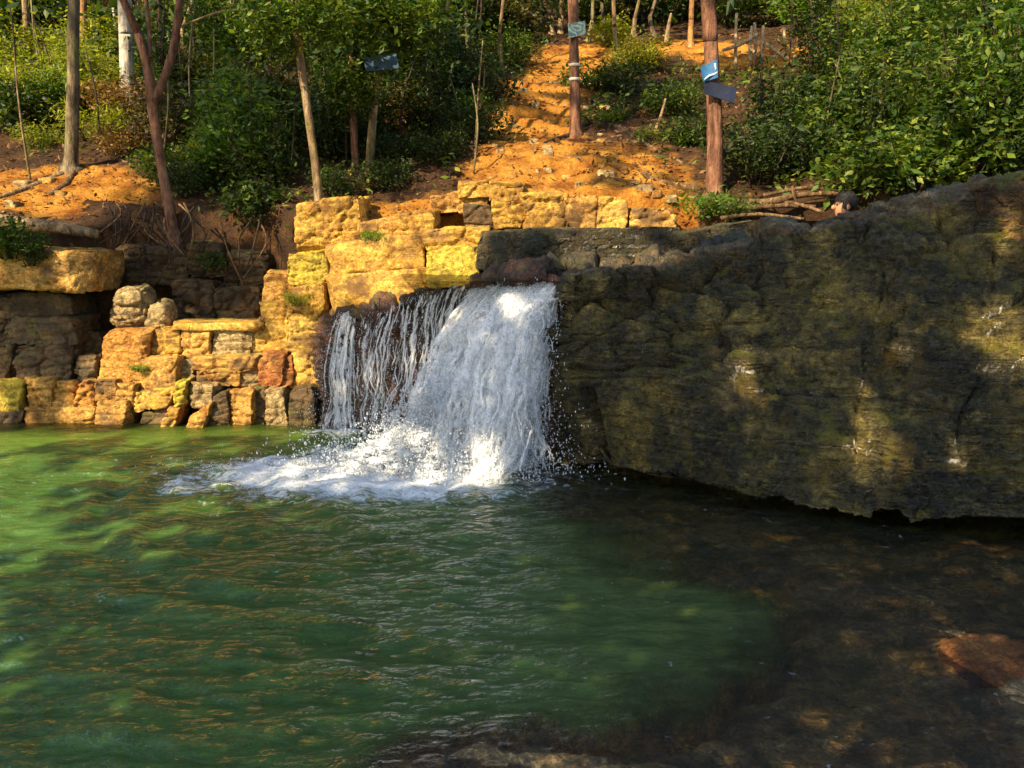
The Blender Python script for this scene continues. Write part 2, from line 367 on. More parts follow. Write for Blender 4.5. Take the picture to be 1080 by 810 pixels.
def cliff(u0, u1, res):
    nu = int((u1 - u0) / res) + 1
    us = np.linspace(u0, u1, nu)
    f = lambda a: np.stack([np.interp(us, seglen, a[:, k]) for k in range(3)], 1)
    b, t, un = f(cb), f(ct), np.interp(us, seglen, uc)
    # smooth the piecewise columns
    ker = np.ones(9) / 9
    rows = []
    out = np.stack([np.full(nu, -.35), np.full(nu, -.93), np.zeros(nu)], 1)
    def add(n, fn):
        for k in range(n): rows.append(fn(k / n))
    nUnder = 26; nF = int(2.3 / res); nT = int(2.0 / (res * 1.6))
    und = b - out * un[:, None]; und[:, 2] = np.where(un > .05, -0.35, -0.6)
    lowb = b.copy(); lowb[:, 2] = np.where(un > .05, b[:, 2], b[:, 2])
    add(nUnder, lambda k: und * (1 - k) + lowb * k + np.c_[np.zeros((nu, 2)), (un > .05) * (np.sin(k * np.pi / 2) - k) * (b[:, 2] + .35)])
    bulge = lambda k: out * (np.sin(k * np.pi) * .16 * np.clip(un, .15, 1))[:, None]
    add(nF, lambda k: b * (1 - k) + t * k + bulge(k))
    back = t.copy(); back[:, 1] = np.maximum(9.0, t[:, 1] + 1.6); back[:, 2] = 1.52
    lip = (t[:, 2] < 1.75)
    def top(k):
        q = t * (1 - k) + back * k
        crest = (t[:, 2] - 1.55) * (1 - sstep(.22, .55, np.full(nu, k))) + 1.55
        flat = (t[:, 2] < 1.93); crest = np.where(flat, t[:, 2] - .02 * k, crest)
        q[:, 2] = np.where(lip, t[:, 2] - .05 * min(1, k * 3), crest)
        return q
    add(nT + 1, top)
    V = np.array(rows); nv = len(V)
    # displacement along smooth normal
    du = np.gradient(V, axis=1); dv = np.gradient(V, axis=0)
    N = np.cross(du, dv); N /= np.linalg.norm(N, axis=2)[..., None] + 1e-9
    q = V.reshape(-1, 3)
    d = 0.15 * fbm(q, 0.9, 3, 40) + 0.035 * fbm(q, 4, 4, 41)
    q_px = proj(q); blk = sstep(.7, 1.6, q[:, 2]) * (1 - .75 * sstep(700, 860, q_px[:, 0])) + .35 * sstep(1.7, 2.2, q[:, 2])
    # blocky ledges, strongest high up and to the left
    d1, d2, cid = cells(q * np.array([2.3, 2.3, 5.2]) + 0.35 * fbm(q, 2.0, 3, 43)[:, None], 44)
    up = sstep(.35, 1.5, q[:, 2])
    d += (0.03 + .26 * blk) * (cid - .5) - (0.01 + .10 * blk) * (1 - sstep(0.0, .16, d2 - d1))
    # thin horizontal strata in the lower face
    zz = q[:, 2] / 0.085 + 1.6 * fbm(q, 1.1, 3, 45) + .25 * q[:, 0]
    saw = zz - np.floor(zz)
    amp = .078 * (1 - .7 * up) * (.5 + fbm(q, 1.5, 3, 46))
    d += amp * (saw - .5)
    d1, d2, cid = cells(q * np.array([7, 7, 13.0]) + .5 * fbm(q, 5, 2, 47)[:, None], 48)
    d += (.022 + .02 * blk) * (cid - .5) + .026 * fbm(q, 11, 4, 49, .6) + .030 * (.3 - np.abs(fbm(q * np.array([1, 1, 2.4]), 7, 4, 52, .6))) + .016 * (cells(q * np.array([16, 16, 30.0]) + .6 * fbm(q, 9, 2, 53)[:, None], 54)[2] - .5)
    hj = q[:, 2] / .36 + .55 * fbm(q, .8, 3, 55) + .12 * q[:, 0]; hj = np.abs(hj - np.floor(hj) - .5)
    mk = sstep(-.15, .15, fbm(q, .9, 3, 56)); side = sstep(.28, .5, q[:, 2])
    d -= .075 * (1 - sstep(0, .055, hj)) * mk * side
    vj = (q[:, 0] - .5 * q[:, 1]) / .85 + .5 * fbm(q, 1.1, 3, 57); vj = np.abs(vj - np.floor(vj) - .5)
    d -= .065 * (1 - sstep(0, .022, vj)) * sstep(-.05, .15, fbm(q, 1.2, 3, 58)) * side
    # one long horizontal crack and a deep dark joint beside the fall
    pp = proj(q)
    crack = np.exp(-((pp[:, 1] - 386 - 5 * np.sin(pp[:, 0] / 19)) / 6) ** 2) * sstep(595, 612, pp[:, 0]) * (1 - sstep(690, 730, pp[:, 0]))
    d -= .24 * crack
    joint = np.exp(-((pp[:, 0] - 622 - (pp[:, 1] - 430) * .12) / 7) ** 2) * sstep(395, 420, pp[:, 1]) * (1 - sstep(470, 520, pp[:, 1]))
    d -= .28 * joint
    V = (q + N.reshape(-1, 3) * d[:, None])
    return V, nu, nv
uS = seglen[6] + 0.10
Vf, nu, nv = cliff(seglen[0], uS, .022)
fallface = mesh_np('fall_face', Vf, grid_faces(nu, nv))
tag(link('wet_cliff', fallface, M['wetred']), 'dark red-brown wet rock face behind the thin strands of the waterfall', 'cliff')
RES = .015
Vr, nur, nvr = cliff(uS, seglen[-1], RES)
over = empty('overhanging_rock', (2.5, 6.3, 0)); tag(over, 'huge dark wet overhanging rock with sun patches, filling the right side', 'rock')
kcut = 26 + int(2.3 / RES) - 8
def sub(V, nu, r0, r1):
    q = V.reshape(-1, nu, 3)[r0:r1].reshape(-1, 3); return q, grid_faces(nu, r1 - r0)
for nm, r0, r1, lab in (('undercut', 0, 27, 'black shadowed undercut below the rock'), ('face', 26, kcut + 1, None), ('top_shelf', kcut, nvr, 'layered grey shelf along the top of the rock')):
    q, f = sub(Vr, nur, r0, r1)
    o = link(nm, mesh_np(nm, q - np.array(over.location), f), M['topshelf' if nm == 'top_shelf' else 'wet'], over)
    if lab: o['label'] = lab

# ------------------------------------------------------------------ rock blocks
def block_mesh(name, quad, Y, depth, seed, rnd=.05, amp=.034, yaw=0.0, n=None, lean=0.0):
    """quad: 4 pixel corners (tl,tr,br,bl) of the front; stands at distance Y with real depth."""
    c = [P(x, y, Y) for x, y in quad]; tl, tr, br, bl = [np.array(k) for k in c]
    w = (np.linalg.norm(tr - tl) + np.linalg.norm(br - bl)) / 2; h = (np.linalg.norm(tl - bl) + np.linalg.norm(tr - br)) / 2
    he = np.array([w / 2, depth / 2, h / 2])
    he = he * np.array([1.015, 1, 1.015]); r = min(he) * rnd
    step = max(.018, min(.035, max(w, h) / 40))
    k = [max(4, int(2 * e / step)) for e in he]
    pts, fs, off = [], [], 0
    for ax in range(3):
        a, b = [i for i in range(3) if i != ax]
        for s in (-1, 1):
            ga, gb = np.linspace(-1, 1, k[a] + 1), np.linspace(-1, 1, k[b] + 1)
            A_, B_ = np.meshgrid(ga, gb)
            q = np.zeros((A_.size, 3)); q[:, a] = A_.ravel(); q[:, b] = B_.ravel(); q[:, ax] = s
            f = grid_faces(k[a] + 1, k[b] + 1)
            if (s > 0) == (ax == 1): f = f[:, ::-1]
            pts.append(q); fs.append(f + off); off += len(q)
    q = np.vstack(pts) * he; f = np.vstack(fs)
    key = np.round(q / 1e-5).astype(np.int64)
    _, first, inv = np.unique(key, axis=0, return_index=True, return_inverse=True)
    q = q[first]; f = inv.ravel()[f]
    inner = np.clip(q, -(he - r), he - r); dlt = q - inner
    q = inner + dlt / (np.linalg.norm(dlt, axis=1)[:, None] + 1e-9) * r * (np.linalg.norm(dlt, axis=1)[:, None] > 1e-6)
    pr_ = np.random.default_rng(seed + 900)
    for _ in range(9):
        nn = pr_.normal(0, 1, 3) * np.array([1, 1.1, 1]); nn[1] = -abs(nn[1]) if pr_.random() < .8 else nn[1]; nn /= np.linalg.norm(nn)
        hn = (np.abs(nn) * he).sum() * pr_.uniform(.80, .99); q = q - np.maximum(0, q @ nn - hn)[:, None] * nn
    a, b, cdep = q[:, 0] / w + .5, q[:, 2] / h + .5, q[:, 1] + depth / 2
    a_, b_ = a[:, None], b[:, None]
    wpos = (bl * (1 - a_) + br * a_) * (1 - b_) + (tl * (1 - a_) + tr * a_) * b_
    wpos[:, 1] += cdep + (a - .5) * w * math.tan(yaw) + (b - .5) * h * lean
    nd = np.stack([fbm(wpos + seed * 7.7, 3.2, 4, seed * 3 + j, .55) for j in range(3)], 1)
    # chipped facets
    d1, d2, cid = cells(wpos * 5.5 + seed, seed)
    nd2 = np.stack([fbm(wpos, 11, 3, seed * 5 + j) for j in range(3)], 1)
    nrm = dlt / (np.linalg.norm(dlt, axis=1)[:, None] + 1e-9)
    e1d, e2d, eid = cells(wpos * np.array([3.2, 3.2, 4.4]) + seed * 1.7 + .3 * nd, seed + 9)
    crk = 1 - sstep(0, .10, e2d - e1d)
    bz_ = wpos[:, 2] / .095 + .8 * fbm(wpos, 1.6, 3, 77) + seed * .37; bfr = np.abs(bz_ - np.floor(bz_) - .5); bedg = (1 - sstep(0.0, .16, bfr)) * (.4 + .6 * (fbm(wpos, 3, 2, 78) > -.1))
    wpos[:, 1] += bedg * amp * .75
    nd3 = fbm(wpos, 26, 3, seed)
    wpos = wpos + nd * amp * 1.0 + nd2 * amp * .24 + nrm * (nd3 * amp * .14 + (cid - .5) * amp * .22 + (eid - .5) * amp * .75 - crk * amp * .8)[:, None]
    return wpos, f
LITV = []
def block(name, quad, Y, depth, mat, label, seed, cat='rock', lit=True, group=None, **kw):
    if len(quad) == 2:
        (x0, y0), (x1, y1) = quad
        jr = random.Random(seed); j = lambda s: jr.uniform(-s, s)
        sx, sy = (x1 - x0) * .045, (y1 - y0) * .04
        quad = [(x0 + j(sx), y0 + j(sy)), (x1 + j(sx), y0 + j(sy)), (x1 + j(sx), y1 + j(sy)), (x0 + j(sx), y1 + j(sy))]
        kw.setdefault('yaw', jr.uniform(-.16, .12)); kw.setdefault('lean', jr.uniform(0, .10))
    v, f = block_mesh(name, quad, Y, depth, seed, **kw)
    base = np.array([v[:, 0].mean(), v[:, 1].mean(), v[:, 2].min()])
    o = link(name, mesh_np(name, v - base, f), M[mat]); o.location = base
    tag(o, label, cat, group)
    if lit: LITV.append(v[::7][v[::7, 1] < v[:, 1].min() + .25])
    return o
B = 'rock_block'
G1, G2, G3, G4 = 'shaded blocks of the west bank', 'stepped blocks of the middle bank', 'yellow sandstone wall beside the fall', 'rim blocks above the stream'
# west bank
block(B, [(-70, 256), (90, 265), (90, 308), (-70, 304)], 8.95, .9, 'ochre', 'mossy yellow overhanging block with leaves draped over it, top of the west bank', 1, group=G1, yaw=-.05)
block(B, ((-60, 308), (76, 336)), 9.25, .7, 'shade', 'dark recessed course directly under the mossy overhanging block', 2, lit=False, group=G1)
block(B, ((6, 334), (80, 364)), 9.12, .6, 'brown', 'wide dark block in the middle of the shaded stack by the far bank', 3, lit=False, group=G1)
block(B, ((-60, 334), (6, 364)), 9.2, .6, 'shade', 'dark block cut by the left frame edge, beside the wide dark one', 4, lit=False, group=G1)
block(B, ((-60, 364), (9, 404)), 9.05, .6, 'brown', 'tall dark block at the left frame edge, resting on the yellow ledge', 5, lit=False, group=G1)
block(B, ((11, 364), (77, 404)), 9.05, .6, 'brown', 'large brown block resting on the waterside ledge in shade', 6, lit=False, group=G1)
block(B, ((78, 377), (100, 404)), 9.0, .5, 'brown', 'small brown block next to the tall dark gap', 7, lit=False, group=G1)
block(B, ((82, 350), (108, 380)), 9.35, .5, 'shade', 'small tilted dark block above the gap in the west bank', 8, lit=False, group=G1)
G1b = 'sunlit ledge at the far waterline'
block(B, ((-70, 402), (24, 436)), 8.86, .5, 'lichen', 'bright yellow block at the waterline, cut by the left frame edge', 9, group=G1b)
block(B, ((24, 402), (54, 440)), 8.86, .5, 'ochre', 'mottled ochre block at the waterline beside the bright yellow one', 10, group=G1b)
block(B, ((53, 402), (77, 434)), 8.9, .45, 'ochre', 'narrow notched ochre block between mottled block and orange block', 11, group=G1b)
block(B, [(82, 403), (99, 402), (99, 432), (70, 431)], 8.84, .5, 'orange', 'orange wedge block at the east end of the waterside ledge', 12, group=G1b)
block(B, ((-30, 432), (21, 452)), 8.8, .4, 'brown', 'dark wet footing stone in the water under the yellow block', 13, group=G1b)
block(B, ((20, 430), (100, 452)), 8.82, .4, 'ochre', 'long low wet footing stone along the far waterline', 14, group=G1b)
# middle bank, top to bottom
block('boulder', [(116, 303), (148, 301), (154, 349), (108, 349)], 9.2, .5, 'tan', 'rounded tan boulder on top of the stepped blocks', 15, 'boulder', rnd=.75, amp=.04, yaw=0)
block('boulder', [(155, 318), (172, 320), (177, 349), (150, 349)], 9.25, .4, 'tan', 'smaller tan boulder squeezed against the rounded one', 16, 'boulder', rnd=.7, yaw=.1)
block(B, [(106, 350), (158, 346), (150, 402), (102, 404)], 9.0, .7, 'orange', 'big flat orange slab face at the west end of the steps', 17, group=G2, amp=.02, yaw=-.1)
block(B, ((155, 346), (190, 378)), 9.08, .5, 'yellow', 'pale yellow block beside the big orange slab', 18, group=G2)
block(B, ((189, 346), (223, 378)), 9.05, .5, 'ochre', 'ochre block with ribbed face in the upper step', 19, group=G2)
block(B, ((223, 346), (264, 377)), 9.07, .5, 'tan', 'tan block near the east end of the upper step', 20, group=G2)
block(B, ((262, 348), (279, 376)), 9.12, .45, 'yellow', 'narrow yellow block ending the upper step', 21, group=G2)
block(B, [(172, 341), (274, 341), (274, 349), (172, 349)], 9.03, .6, 'yellow', 'thin flat capping slab along the upper step', 22, group=G2, amp=.012, yaw=0)
block(B, ((142, 378), (186, 413)), 8.84, .5, 'ochre', 'blocky stone with shadowed right side beneath the orange slab', 23, group=G2, yaw=-.35)
block(B, ((189, 378), (206, 403)), 8.92, .4, 'tan', 'upright narrow tan block in the middle step', 24, group=G2)
block(B, ((203, 376), (272, 393)), 8.88, .5, 'ochre', 'long low ochre slab in the middle step', 25, group=G2, yaw=-.05)
block(B, ((206, 391), (253, 410)), 8.84, .5, 'ochre', 'squarish block under the long low slab', 26, group=G2)
block(B, ((252, 390), (273, 410)), 8.93, .4, 'tan', 'small block wedged against the red block', 27, group=G2)
block(B, ((272, 374), (299, 410)), 8.86, .5, 'red', 'brick-red block in the middle step', 28, group=G2, amp=.025, yaw=-.1)
block(B, ((298, 374), (309, 410)), 8.93, .4, 'red', 'thin dark red sliver at the side of the brick-red block', 29, group=G2)
G5 = 'rough wet stones along the middle waterline'
block(B, ((100, 402), (122, 424)), 8.82, .4, 'ochre', 'small ochre stone at the corner below the orange slab', 30, group=G5)
block(B, ((101, 422), (137, 452)), 8.76, .4, 'ochre', 'low ochre stone in the water at the corner of the steps', 31, group=G5)
block(B, [(138, 414), (187, 408), (180, 428), (136, 438)], 8.72, .5, 'yellow', 'sloping yellow slab just above the water', 32, group=G5, yaw=-.15)
block(B, ((121, 405), (142, 432)), 8.78, .4, 'ochre', 'upright ochre stone between corner stone and sloping slab', 33, group=G5)
block(B, [(150, 436), (178, 428), (172, 460), (146, 452)], 8.74, .4, 'brown', 'dark wet stone under the sloping yellow slab', 34, group=G5)
block(B, [(186, 404), (197, 402), (196, 428), (182, 432)], 8.66, .3, 'lichen', 'narrow upright stone coated in bright yellow lichen', 35, group=G5)
block(B, [(176, 430), (190, 428), (180, 462), (166, 462)], 8.62, .35, 'ochre', 'leaning splinter of rock standing in the water', 36, group=G5)
block(B, ((199, 406), (224, 432)), 8.7, .4, 'tan', 'grey-tan stone right of the lichen coated one', 37, group=G5)
block(B, [(198, 440), (222, 426), (214, 460), (190, 460)], 8.62, .4, 'orange', 'orange wet stone at the water edge', 38, group=G5)
block(B, [(223, 416), (238, 412), (244, 458), (214, 458)], 8.7, .4, 'brown', 'dark triangular stone beside the orange wet one', 39, group=G5)
block(B, [(240, 410), (266, 408), (266, 455), (236, 456)], 8.68, .4, 'ochre', 'ochre stone pillar half way along the waterline', 40, group=G5, yaw=-.4)
block(B, ((264, 408), (280, 454)), 8.74, .4, 'brown', 'thin dark pillar stone under the brick-red block', 41, group=G5)
block(B, [(280, 412), (300, 409), (303, 453), (278, 453)], 8.68, .4, 'tan', 'pale pillar stone with rounded edges at the water', 42, group=G5)
block(B, [(303, 414), (328, 409), (332, 452), (302, 452)], 8.68, .5, 'brown', 'dark split stone ending the steps next to the wet face', 43, group=G5)
# yellow wall
block(B, ((274, 318), (306, 378)), 9.15, .6, 'yellow', 'tall yellow block at the west corner of the sandstone wall', 50, group=G3)
block(B, ((302, 330), (346, 372)), 9.0, .6, 'yellow', 'squarish yellow block low in the sandstone wall', 51, group=G3)
block(B, ((304, 366), (345, 412)), 8.9, .6, 'yellow', 'lowest yellow block of the wall, above the split stone', 52, group=G3, yaw=-.05)
block(B, ((278, 286), (312, 326)), 9.3, .6, 'ochre', 'rough ochre block below the earth mound at the wall corner', 53, group=G3)
block(B, [(300, 270), (342, 262), (345, 298), (304, 302)], 9.1, .6, 'lichen', 'lichen flecked block at the upper west end of the wall', 54, group=G3)
block(B, [(338, 258), (446, 246), (448, 282), (342, 292)], 8.95, .7, 'yellow', 'long yellow slab in the upper course of the sandstone wall', 55, group=G3, amp=.022, yaw=-.22)
block(B, [(334, 292), (450, 282), (454, 318), (338, 340)], 8.8, .7, 'yellow', 'long yellow slab in the lower course, above the dark face', 56, group=G3, amp=.022, yaw=-.30)
block(B, [(308, 300), (340, 294), (344, 338), (306, 336)], 9.0, .6, 'yellow', 'stubby yellow block left of the two long slabs', 57, group=G3)
block(B, [(448, 266), (508, 258), (505, 300), (450, 306)], 8.5, .7, 'lichen', 'bright yellow-green lichen coated block above the fall', 58, group=G3, amp=.02, yaw=-.2)
block(B, [(440, 244), (517, 238), (515, 264), (446, 270)], 8.65, .7, 'yellow', 'rounded yellow block capping the lichen coated one', 59, group=G3, yaw=-.15)
block(B, [(312, 216), (378, 206), (384, 258), (310, 268)], 9.45, .8, 'yellow', 'lumpy yellow mound of rock at the foot of the leaning trunk', 60, group=G3, rnd=.12, amp=.045)
block(B, [(376, 236), (420, 226), (440, 246), (378, 262)], 9.3, .6, 'ochre', 'low ochre ledge stone beside the lumpy yellow mound', 61, group=G3)
block(B, [(418, 226), (458, 222), (460, 246), (420, 248)], 9.1, .5, 'yellow', 'rounded yellow stone on the wall top', 62, group=G3, rnd=.15)
# rim blocks
block(B, [(452, 206), (512, 200), (516, 222), (454, 226)], 9.35, .5, 'ochre', 'sloping ochre rim block with a shadowed hollow under it', 63, group=G4)
block(B, ((484, 190), (518, 210)), 9.3, .6, 'yellow', 'uppermost pale rim block at the west end', 64, group=G4)
block(B, ((517, 192), (553, 212)), 9.25, .6, 'yellow', 'flat capping rim block beside the uppermost one', 65, group=G4)
block(B, ((520, 211), (554, 242)), 9.05, .6, 'yellow', 'square yellow rim block under the flat capping one', 66, group=G4)
block(B, ((553, 202), (597, 242)), 9.0, .6, 'yellow', 'widest ribbed yellow rim block', 67, group=G4, yaw=.05)
block(B, ((596, 204), (629, 242)), 9.05, .6, 'ochre', 'ochre rim block in the middle of the row', 68, group=G4)
block(B, ((628, 208), (664, 242)), 9.05, .6, 'yellow', 'yellow rim block with crumbled top', 69, group=G4)
block(B, ((663, 221), (712, 243)), 9.05, .6, 'ochre', 'low ochre rim block ending the row at the east', 70, group=G4)
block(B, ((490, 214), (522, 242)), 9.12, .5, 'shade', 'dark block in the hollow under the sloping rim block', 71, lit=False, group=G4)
# dark strip ledge behind the lip and orange buttress at the frame edge
block('rock_ledge', [(508, 243), (612, 241), (612, 284), (500, 288)], 8.35, .8, 'strip', 'dark seeping ledge above the falling water, west half of the strip', 80, 'rock ledge', lit=False, amp=.03, yaw=-.05)
block('rock_ledge', [(608, 241), (722, 240), (730, 276), (608, 278)], 8.3, .8, 'strip', 'dark seeping ledge east half, running below the rim blocks', 81, 'rock ledge', lit=False, amp=.03, yaw=0)
block('rock_ledge', [(715, 246), (800, 232), (860, 250), (715, 268)], 8.2, .8, 'strip', 'low dark ledge between the seeping strip and the roots', 83, 'rock ledge', lit=False, amp=.03, yaw=0)
block('rock_buttress', [(1056, 188), (1150, 172), (1150, 345), (1064, 330)], 6.3, .8, 'wetochre', 'orange and moss stained buttress at the right frame edge', 82, 'rock', lit=False, amp=.06, rnd=.4, yaw=-.25)
GRr = 'dark stones in the recess'
for k, (x0, y0, x1, y1, Y_) in enumerate([(178, 296, 226, 344, 9.75), (224, 300, 276, 342, 9.7), (150, 262, 196, 300, 9.95), (196, 256, 238, 296, 10.0), (236, 262, 280, 302, 9.85), (112, 258, 152, 304, 9.95)]):
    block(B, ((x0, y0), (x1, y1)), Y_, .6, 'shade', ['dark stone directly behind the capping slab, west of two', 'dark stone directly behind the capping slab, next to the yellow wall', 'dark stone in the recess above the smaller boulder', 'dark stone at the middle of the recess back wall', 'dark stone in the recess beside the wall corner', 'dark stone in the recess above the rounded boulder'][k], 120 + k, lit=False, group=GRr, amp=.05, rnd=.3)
# loose rubble on the slope above the rim
rq = random.Random(8)
for k, (x, y, s) in enumerate([(rq.uniform(515, 640), rq.uniform(95, 190), rq.uniform(3, 8)) for _ in range(40)] + [(640, 186, 14), (655, 180, 12), (668, 196, 10), (630, 192, 9), (680, 200, 12), (693, 205, 9), (612, 196, 8), (598, 188, 8), (20, 196, 12), (46, 192, 10), (8, 216, 11), (60, 205, 9), (578, 180, 7), (540, 186, 8), (708, 210, 10)]):
    q = hit(x, y)
    block('rubble_stone', ((x - s * .7, y - s * .5), (x + s * .7, y + s * .5)), q[1] - .05, .18, 'ochre' if k % 2 else 'tan', 'small loose stone lying on the bare orange slope', 100 + k, 'stone', group='loose stones on the slope', amp=.02, rnd=.5, lit=False)

# ------------------------------------------------------------------ pool bed and water
shore = np.array([(-.9, 1.2), (-.55, 2.3), (-.3, 2.8), (.2, 2.95), (.62, 3.05), (1.0, 3.35), (1.34, 3.8), (1.5, 4.2), (1.4, 4.6), (1.03, 5.2), (.45, 6.15), (.26, 6.8), (0, 7.3)])
shelf_poly = np.vstack([shore, [(12, 7.3), (12, -3), (-1.2, -3)]])
def inside(xy, poly):
    r = np.zeros(len(xy), bool); j = len(poly) - 1
    for i in range(len(poly)):
        a, b = poly[i], poly[j]
        c = ((a[1] > xy[:, 1]) != (b[1] > xy[:, 1])) & (xy[:, 0] < (b[0] - a[0]) * (xy[:, 1] - a[1]) / (b[1] - a[1] + 1e-12) + a[0])
        r ^= c; j = i
    return r
def bed(x, y):
    q = np.c_[x, y]; p3 = np.c_[x, y, np.zeros(len(x))]
    sd = poly_dist(q, shore) * np.where(inside(q, shelf_poly), 1, -1) + .36 * fbm(p3, 1.7, 5, 60, .62)
    wd = .62 + .75 * sstep(3.4, 5.2, y)
    sh = sstep(0, 1, (sd + .05 * fbm(p3, 6, 3, 68) + wd) / (wd * 1.15))
    shelf = -.075 + .055 * fbm(p3, 1.2, 4, 61) + .05 * fbm(p3, 4, 4, 62) + .03 * (cells(p3 * np.array([2.2, 3.4, 1]) + .5 * fbm(p3, 1.5, 3, 66)[:, None], 67)[2] - .5)
    shelf = shelf + .10 * np.exp(-(((x - .4) / .8) ** 2 + ((y - 2.72) / .22) ** 2)) + .11 * np.exp(-(((x - 2.4) / .42) ** 2 + ((y - 3.55) / .5) ** 2))
    shelf = shelf + .022 * fbm(p3, 13, 4, 69) - .10 * sstep(4.4, 6.0, y)
    deep = -1.35 + .25 * fbm(p3, .5, 3, 63)
    bank = sstep(8.9, 7.2, y + .3 * fbm(p3, .8, 3, 64))
    deep = deep * (.12 + .88 * bank)
    return deep * (1 - sh) + shelf * sh, sh
bx = np.r_[np.linspace(-11, -1.3, 130)[:-1], np.linspace(-1.3, 4.6, 370)[:-1], np.linspace(4.6, 9, 60)]; by = np.r_[np.linspace(-2, 1.6, 40)[:-1], np.linspace(1.6, 7.2, 360)[:-1], np.linspace(7.2, 9.9, 60)]
X, Y = np.meshgrid(bx, by); bz, _ = bed(X.ravel(), Y.ravel())
bme = mesh_np('pool_bed', np.c_[X.ravel(), Y.ravel(), bz], grid_faces(len(bx), len(by)))
tag(link('pool_bed', bme, M['shelf']), 'wet brown rock shelf and pool bed seen through the water', None, kind='structure')
# finer shelf near the camera is the same bed: a rust coloured stone breaks the surface
wx = np.linspace(-10.5, 8, 620); wy = 0.2 + 9.5 * np.linspace(0, 1, 520) ** 1.15
X, Y = np.meshgrid(wx, wy); xf, yf = X.ravel(), Y.ravel(); p3 = np.c_[xf, yf, np.zeros(len(xf))]
bz, sh = bed(xf, yf)
fc = np.array([-.55, 6.9])
r = np.hypot(xf - fc[0], yf - fc[1])
warp = 1.2 * fbm(p3, .8, 3, 70)
wav = .016 * np.exp(-r / 3.5) * np.sin(r * 15 + warp * 5) + .012 * np.exp(-r / 5) * np.sin(r * 9.5 + warp * 7 + 1.7 * np.arctan2(yf - fc[1], xf - fc[0]))
wav += .034 * fbm(p3 * np.array([1, 2.1, 1]), 2.3, 4, 71) + .007 * (1 - np.abs(fbm(p3 * np.array([.9, 1.7, 1]), 4.2, 3, 72)) * 3)
wav *= np.clip(.5 + .6 * (1 - sh), 0, 1) * (.45 + .55 * sstep(8.9, 6.8, yf))
e = np.hypot((xf + 1.05) / 1.6, (yf - 6.83) / .72)
eb = np.hypot((xf + 1.9 + .35 * fbm(p3, 1.5, 3, 76)) / 1.0, (yf - 6.66 + .3 * fbm(p3, 1.8, 3, 77)) / .34)
foam = np.clip(np.maximum(1.5 - e * 1.0, 1.0 - eb * .75), 0, 1.2) + .45 * fbm(p3, 2.2, 4, 73) * (np.minimum(e, eb) < 1.6)
es = np.hypot((xf + 1.75) / .5, (yf - 8.35) / .16); foam = np.maximum(foam, np.clip(.9 - es * .6, 0, 1))
foam = np.maximum(foam, .17 * np.exp(-np.maximum(np.minimum(e, eb) - 1, 0) * 1.1))
foam = np.clip(foam, 0, 1) * (1 - sh * .6)
wz = wav + .05 * np.clip(foam, 0, 1) * (.5 + fbm(p3, 5, 4, 74))
wme = mesh_np('pool_water', np.c_[xf, yf, wz], grid_faces(len(wx), len(wy)))
dep = np.clip(wz - bz, 0, 3)
attr(wme, 'depth', dep); attr(wme, 'foam', foam); attr(wme, 'olive', sstep(-1.2, 1.2, xf + .4 * fbm(p3, .8, 3, 79)))
attr(wme, 'sandy', np.clip(sstep(7.0, 8.6, yf + .25 * fbm(p3, .7, 3, 75)) * sstep(.3, -1.5, xf) + .10 * sstep(-1.5, -5, xf), 0, 1))
m = NT('green pool water'); p = m.pos()
dp = m.attr('depth')
b1 = m.noise(m.pos((1, 2.4, 1)), 4.6, 5, .6, .6); b2 = m.noise(m.pos((1, 1.7, 1)), 26, 4, .65, .5)
nrm = m.bump(m.math('ADD', b1, m.math('MULTIPLY', b2, .34)), .85, .06)
mur = m.ramp(m.noise(p, .9, 4), [(.3, (.036, .088, .014)), (.7, (.066, .135, .025))])
mur = m.mix(m.math('MULTIPLY', m.attr('olive'), .75), mur, (.078, .102, .026))
tb = m.noise(m.pos((2.6, 7.5, 1)), 1.6, 6, .65, 1.0)  # turbid streaks, painted light and dark in place of ripple reflections
mur = m.mix(1.0, mur, m.ramp(tb, [(.30, .62), (.52, 1.0), (.70, 1.5)]), 'MULTIPLY')
mur = m.mix(m.attr('sandy'), mur, (.13, .22, .026))
dif = m.n('BsdfDiffuse', None, Color=mur)
tra = m.n('BsdfTransparent', None, Color=m.ramp(dp, [(0.0, (.95, .93, .88)), (.25, (.55, .55, .3)), (.6, (.25, .36, .1))]))
cloud = m.ramp(dp, [(.03, 0.0), (.22, .10), (.62, .60), (1.0, .95)])
base = m.n('MixShader', None, Fac=cloud, _1=tra.outputs[0], _2=dif.outputs[0])
fr = m.n('Fresnel', None, IOR=1.33, Normal=nrm)
gl = m.n('BsdfGlossy', None, Color=(1, 1, 1), Roughness=.05, Normal=nrm)
wat = m.n('MixShader', None, Fac=fr.outputs[0], _1=base.outputs[0], _2=gl.outputs[0])
fn = m.noise(m.pos((1, 1.5, 1)), 9, 8, .7, 1.2)
ff = m.math('ADD', m.attr('foam'), m.math('MULTIPLY', m.math('SUBTRACT', fn, .5), 2.4))
ffm = m.ramp(ff, [(.34, 0.0), (.85, 1.0)])
fd = m.n('BsdfDiffuse', None, Color=(.88, .9, .9), Normal=m.bump(fn, .8, .06))
wat2 = m.n('MixShader', None, Fac=ffm, _1=wat.outputs[0], _2=fd.outputs[0])
M['water'] = m.done(wat2)
tag(link('pool_water', wme, M['water']), 'green pool water with ripples and white foam under the fall', None, kind='structure')
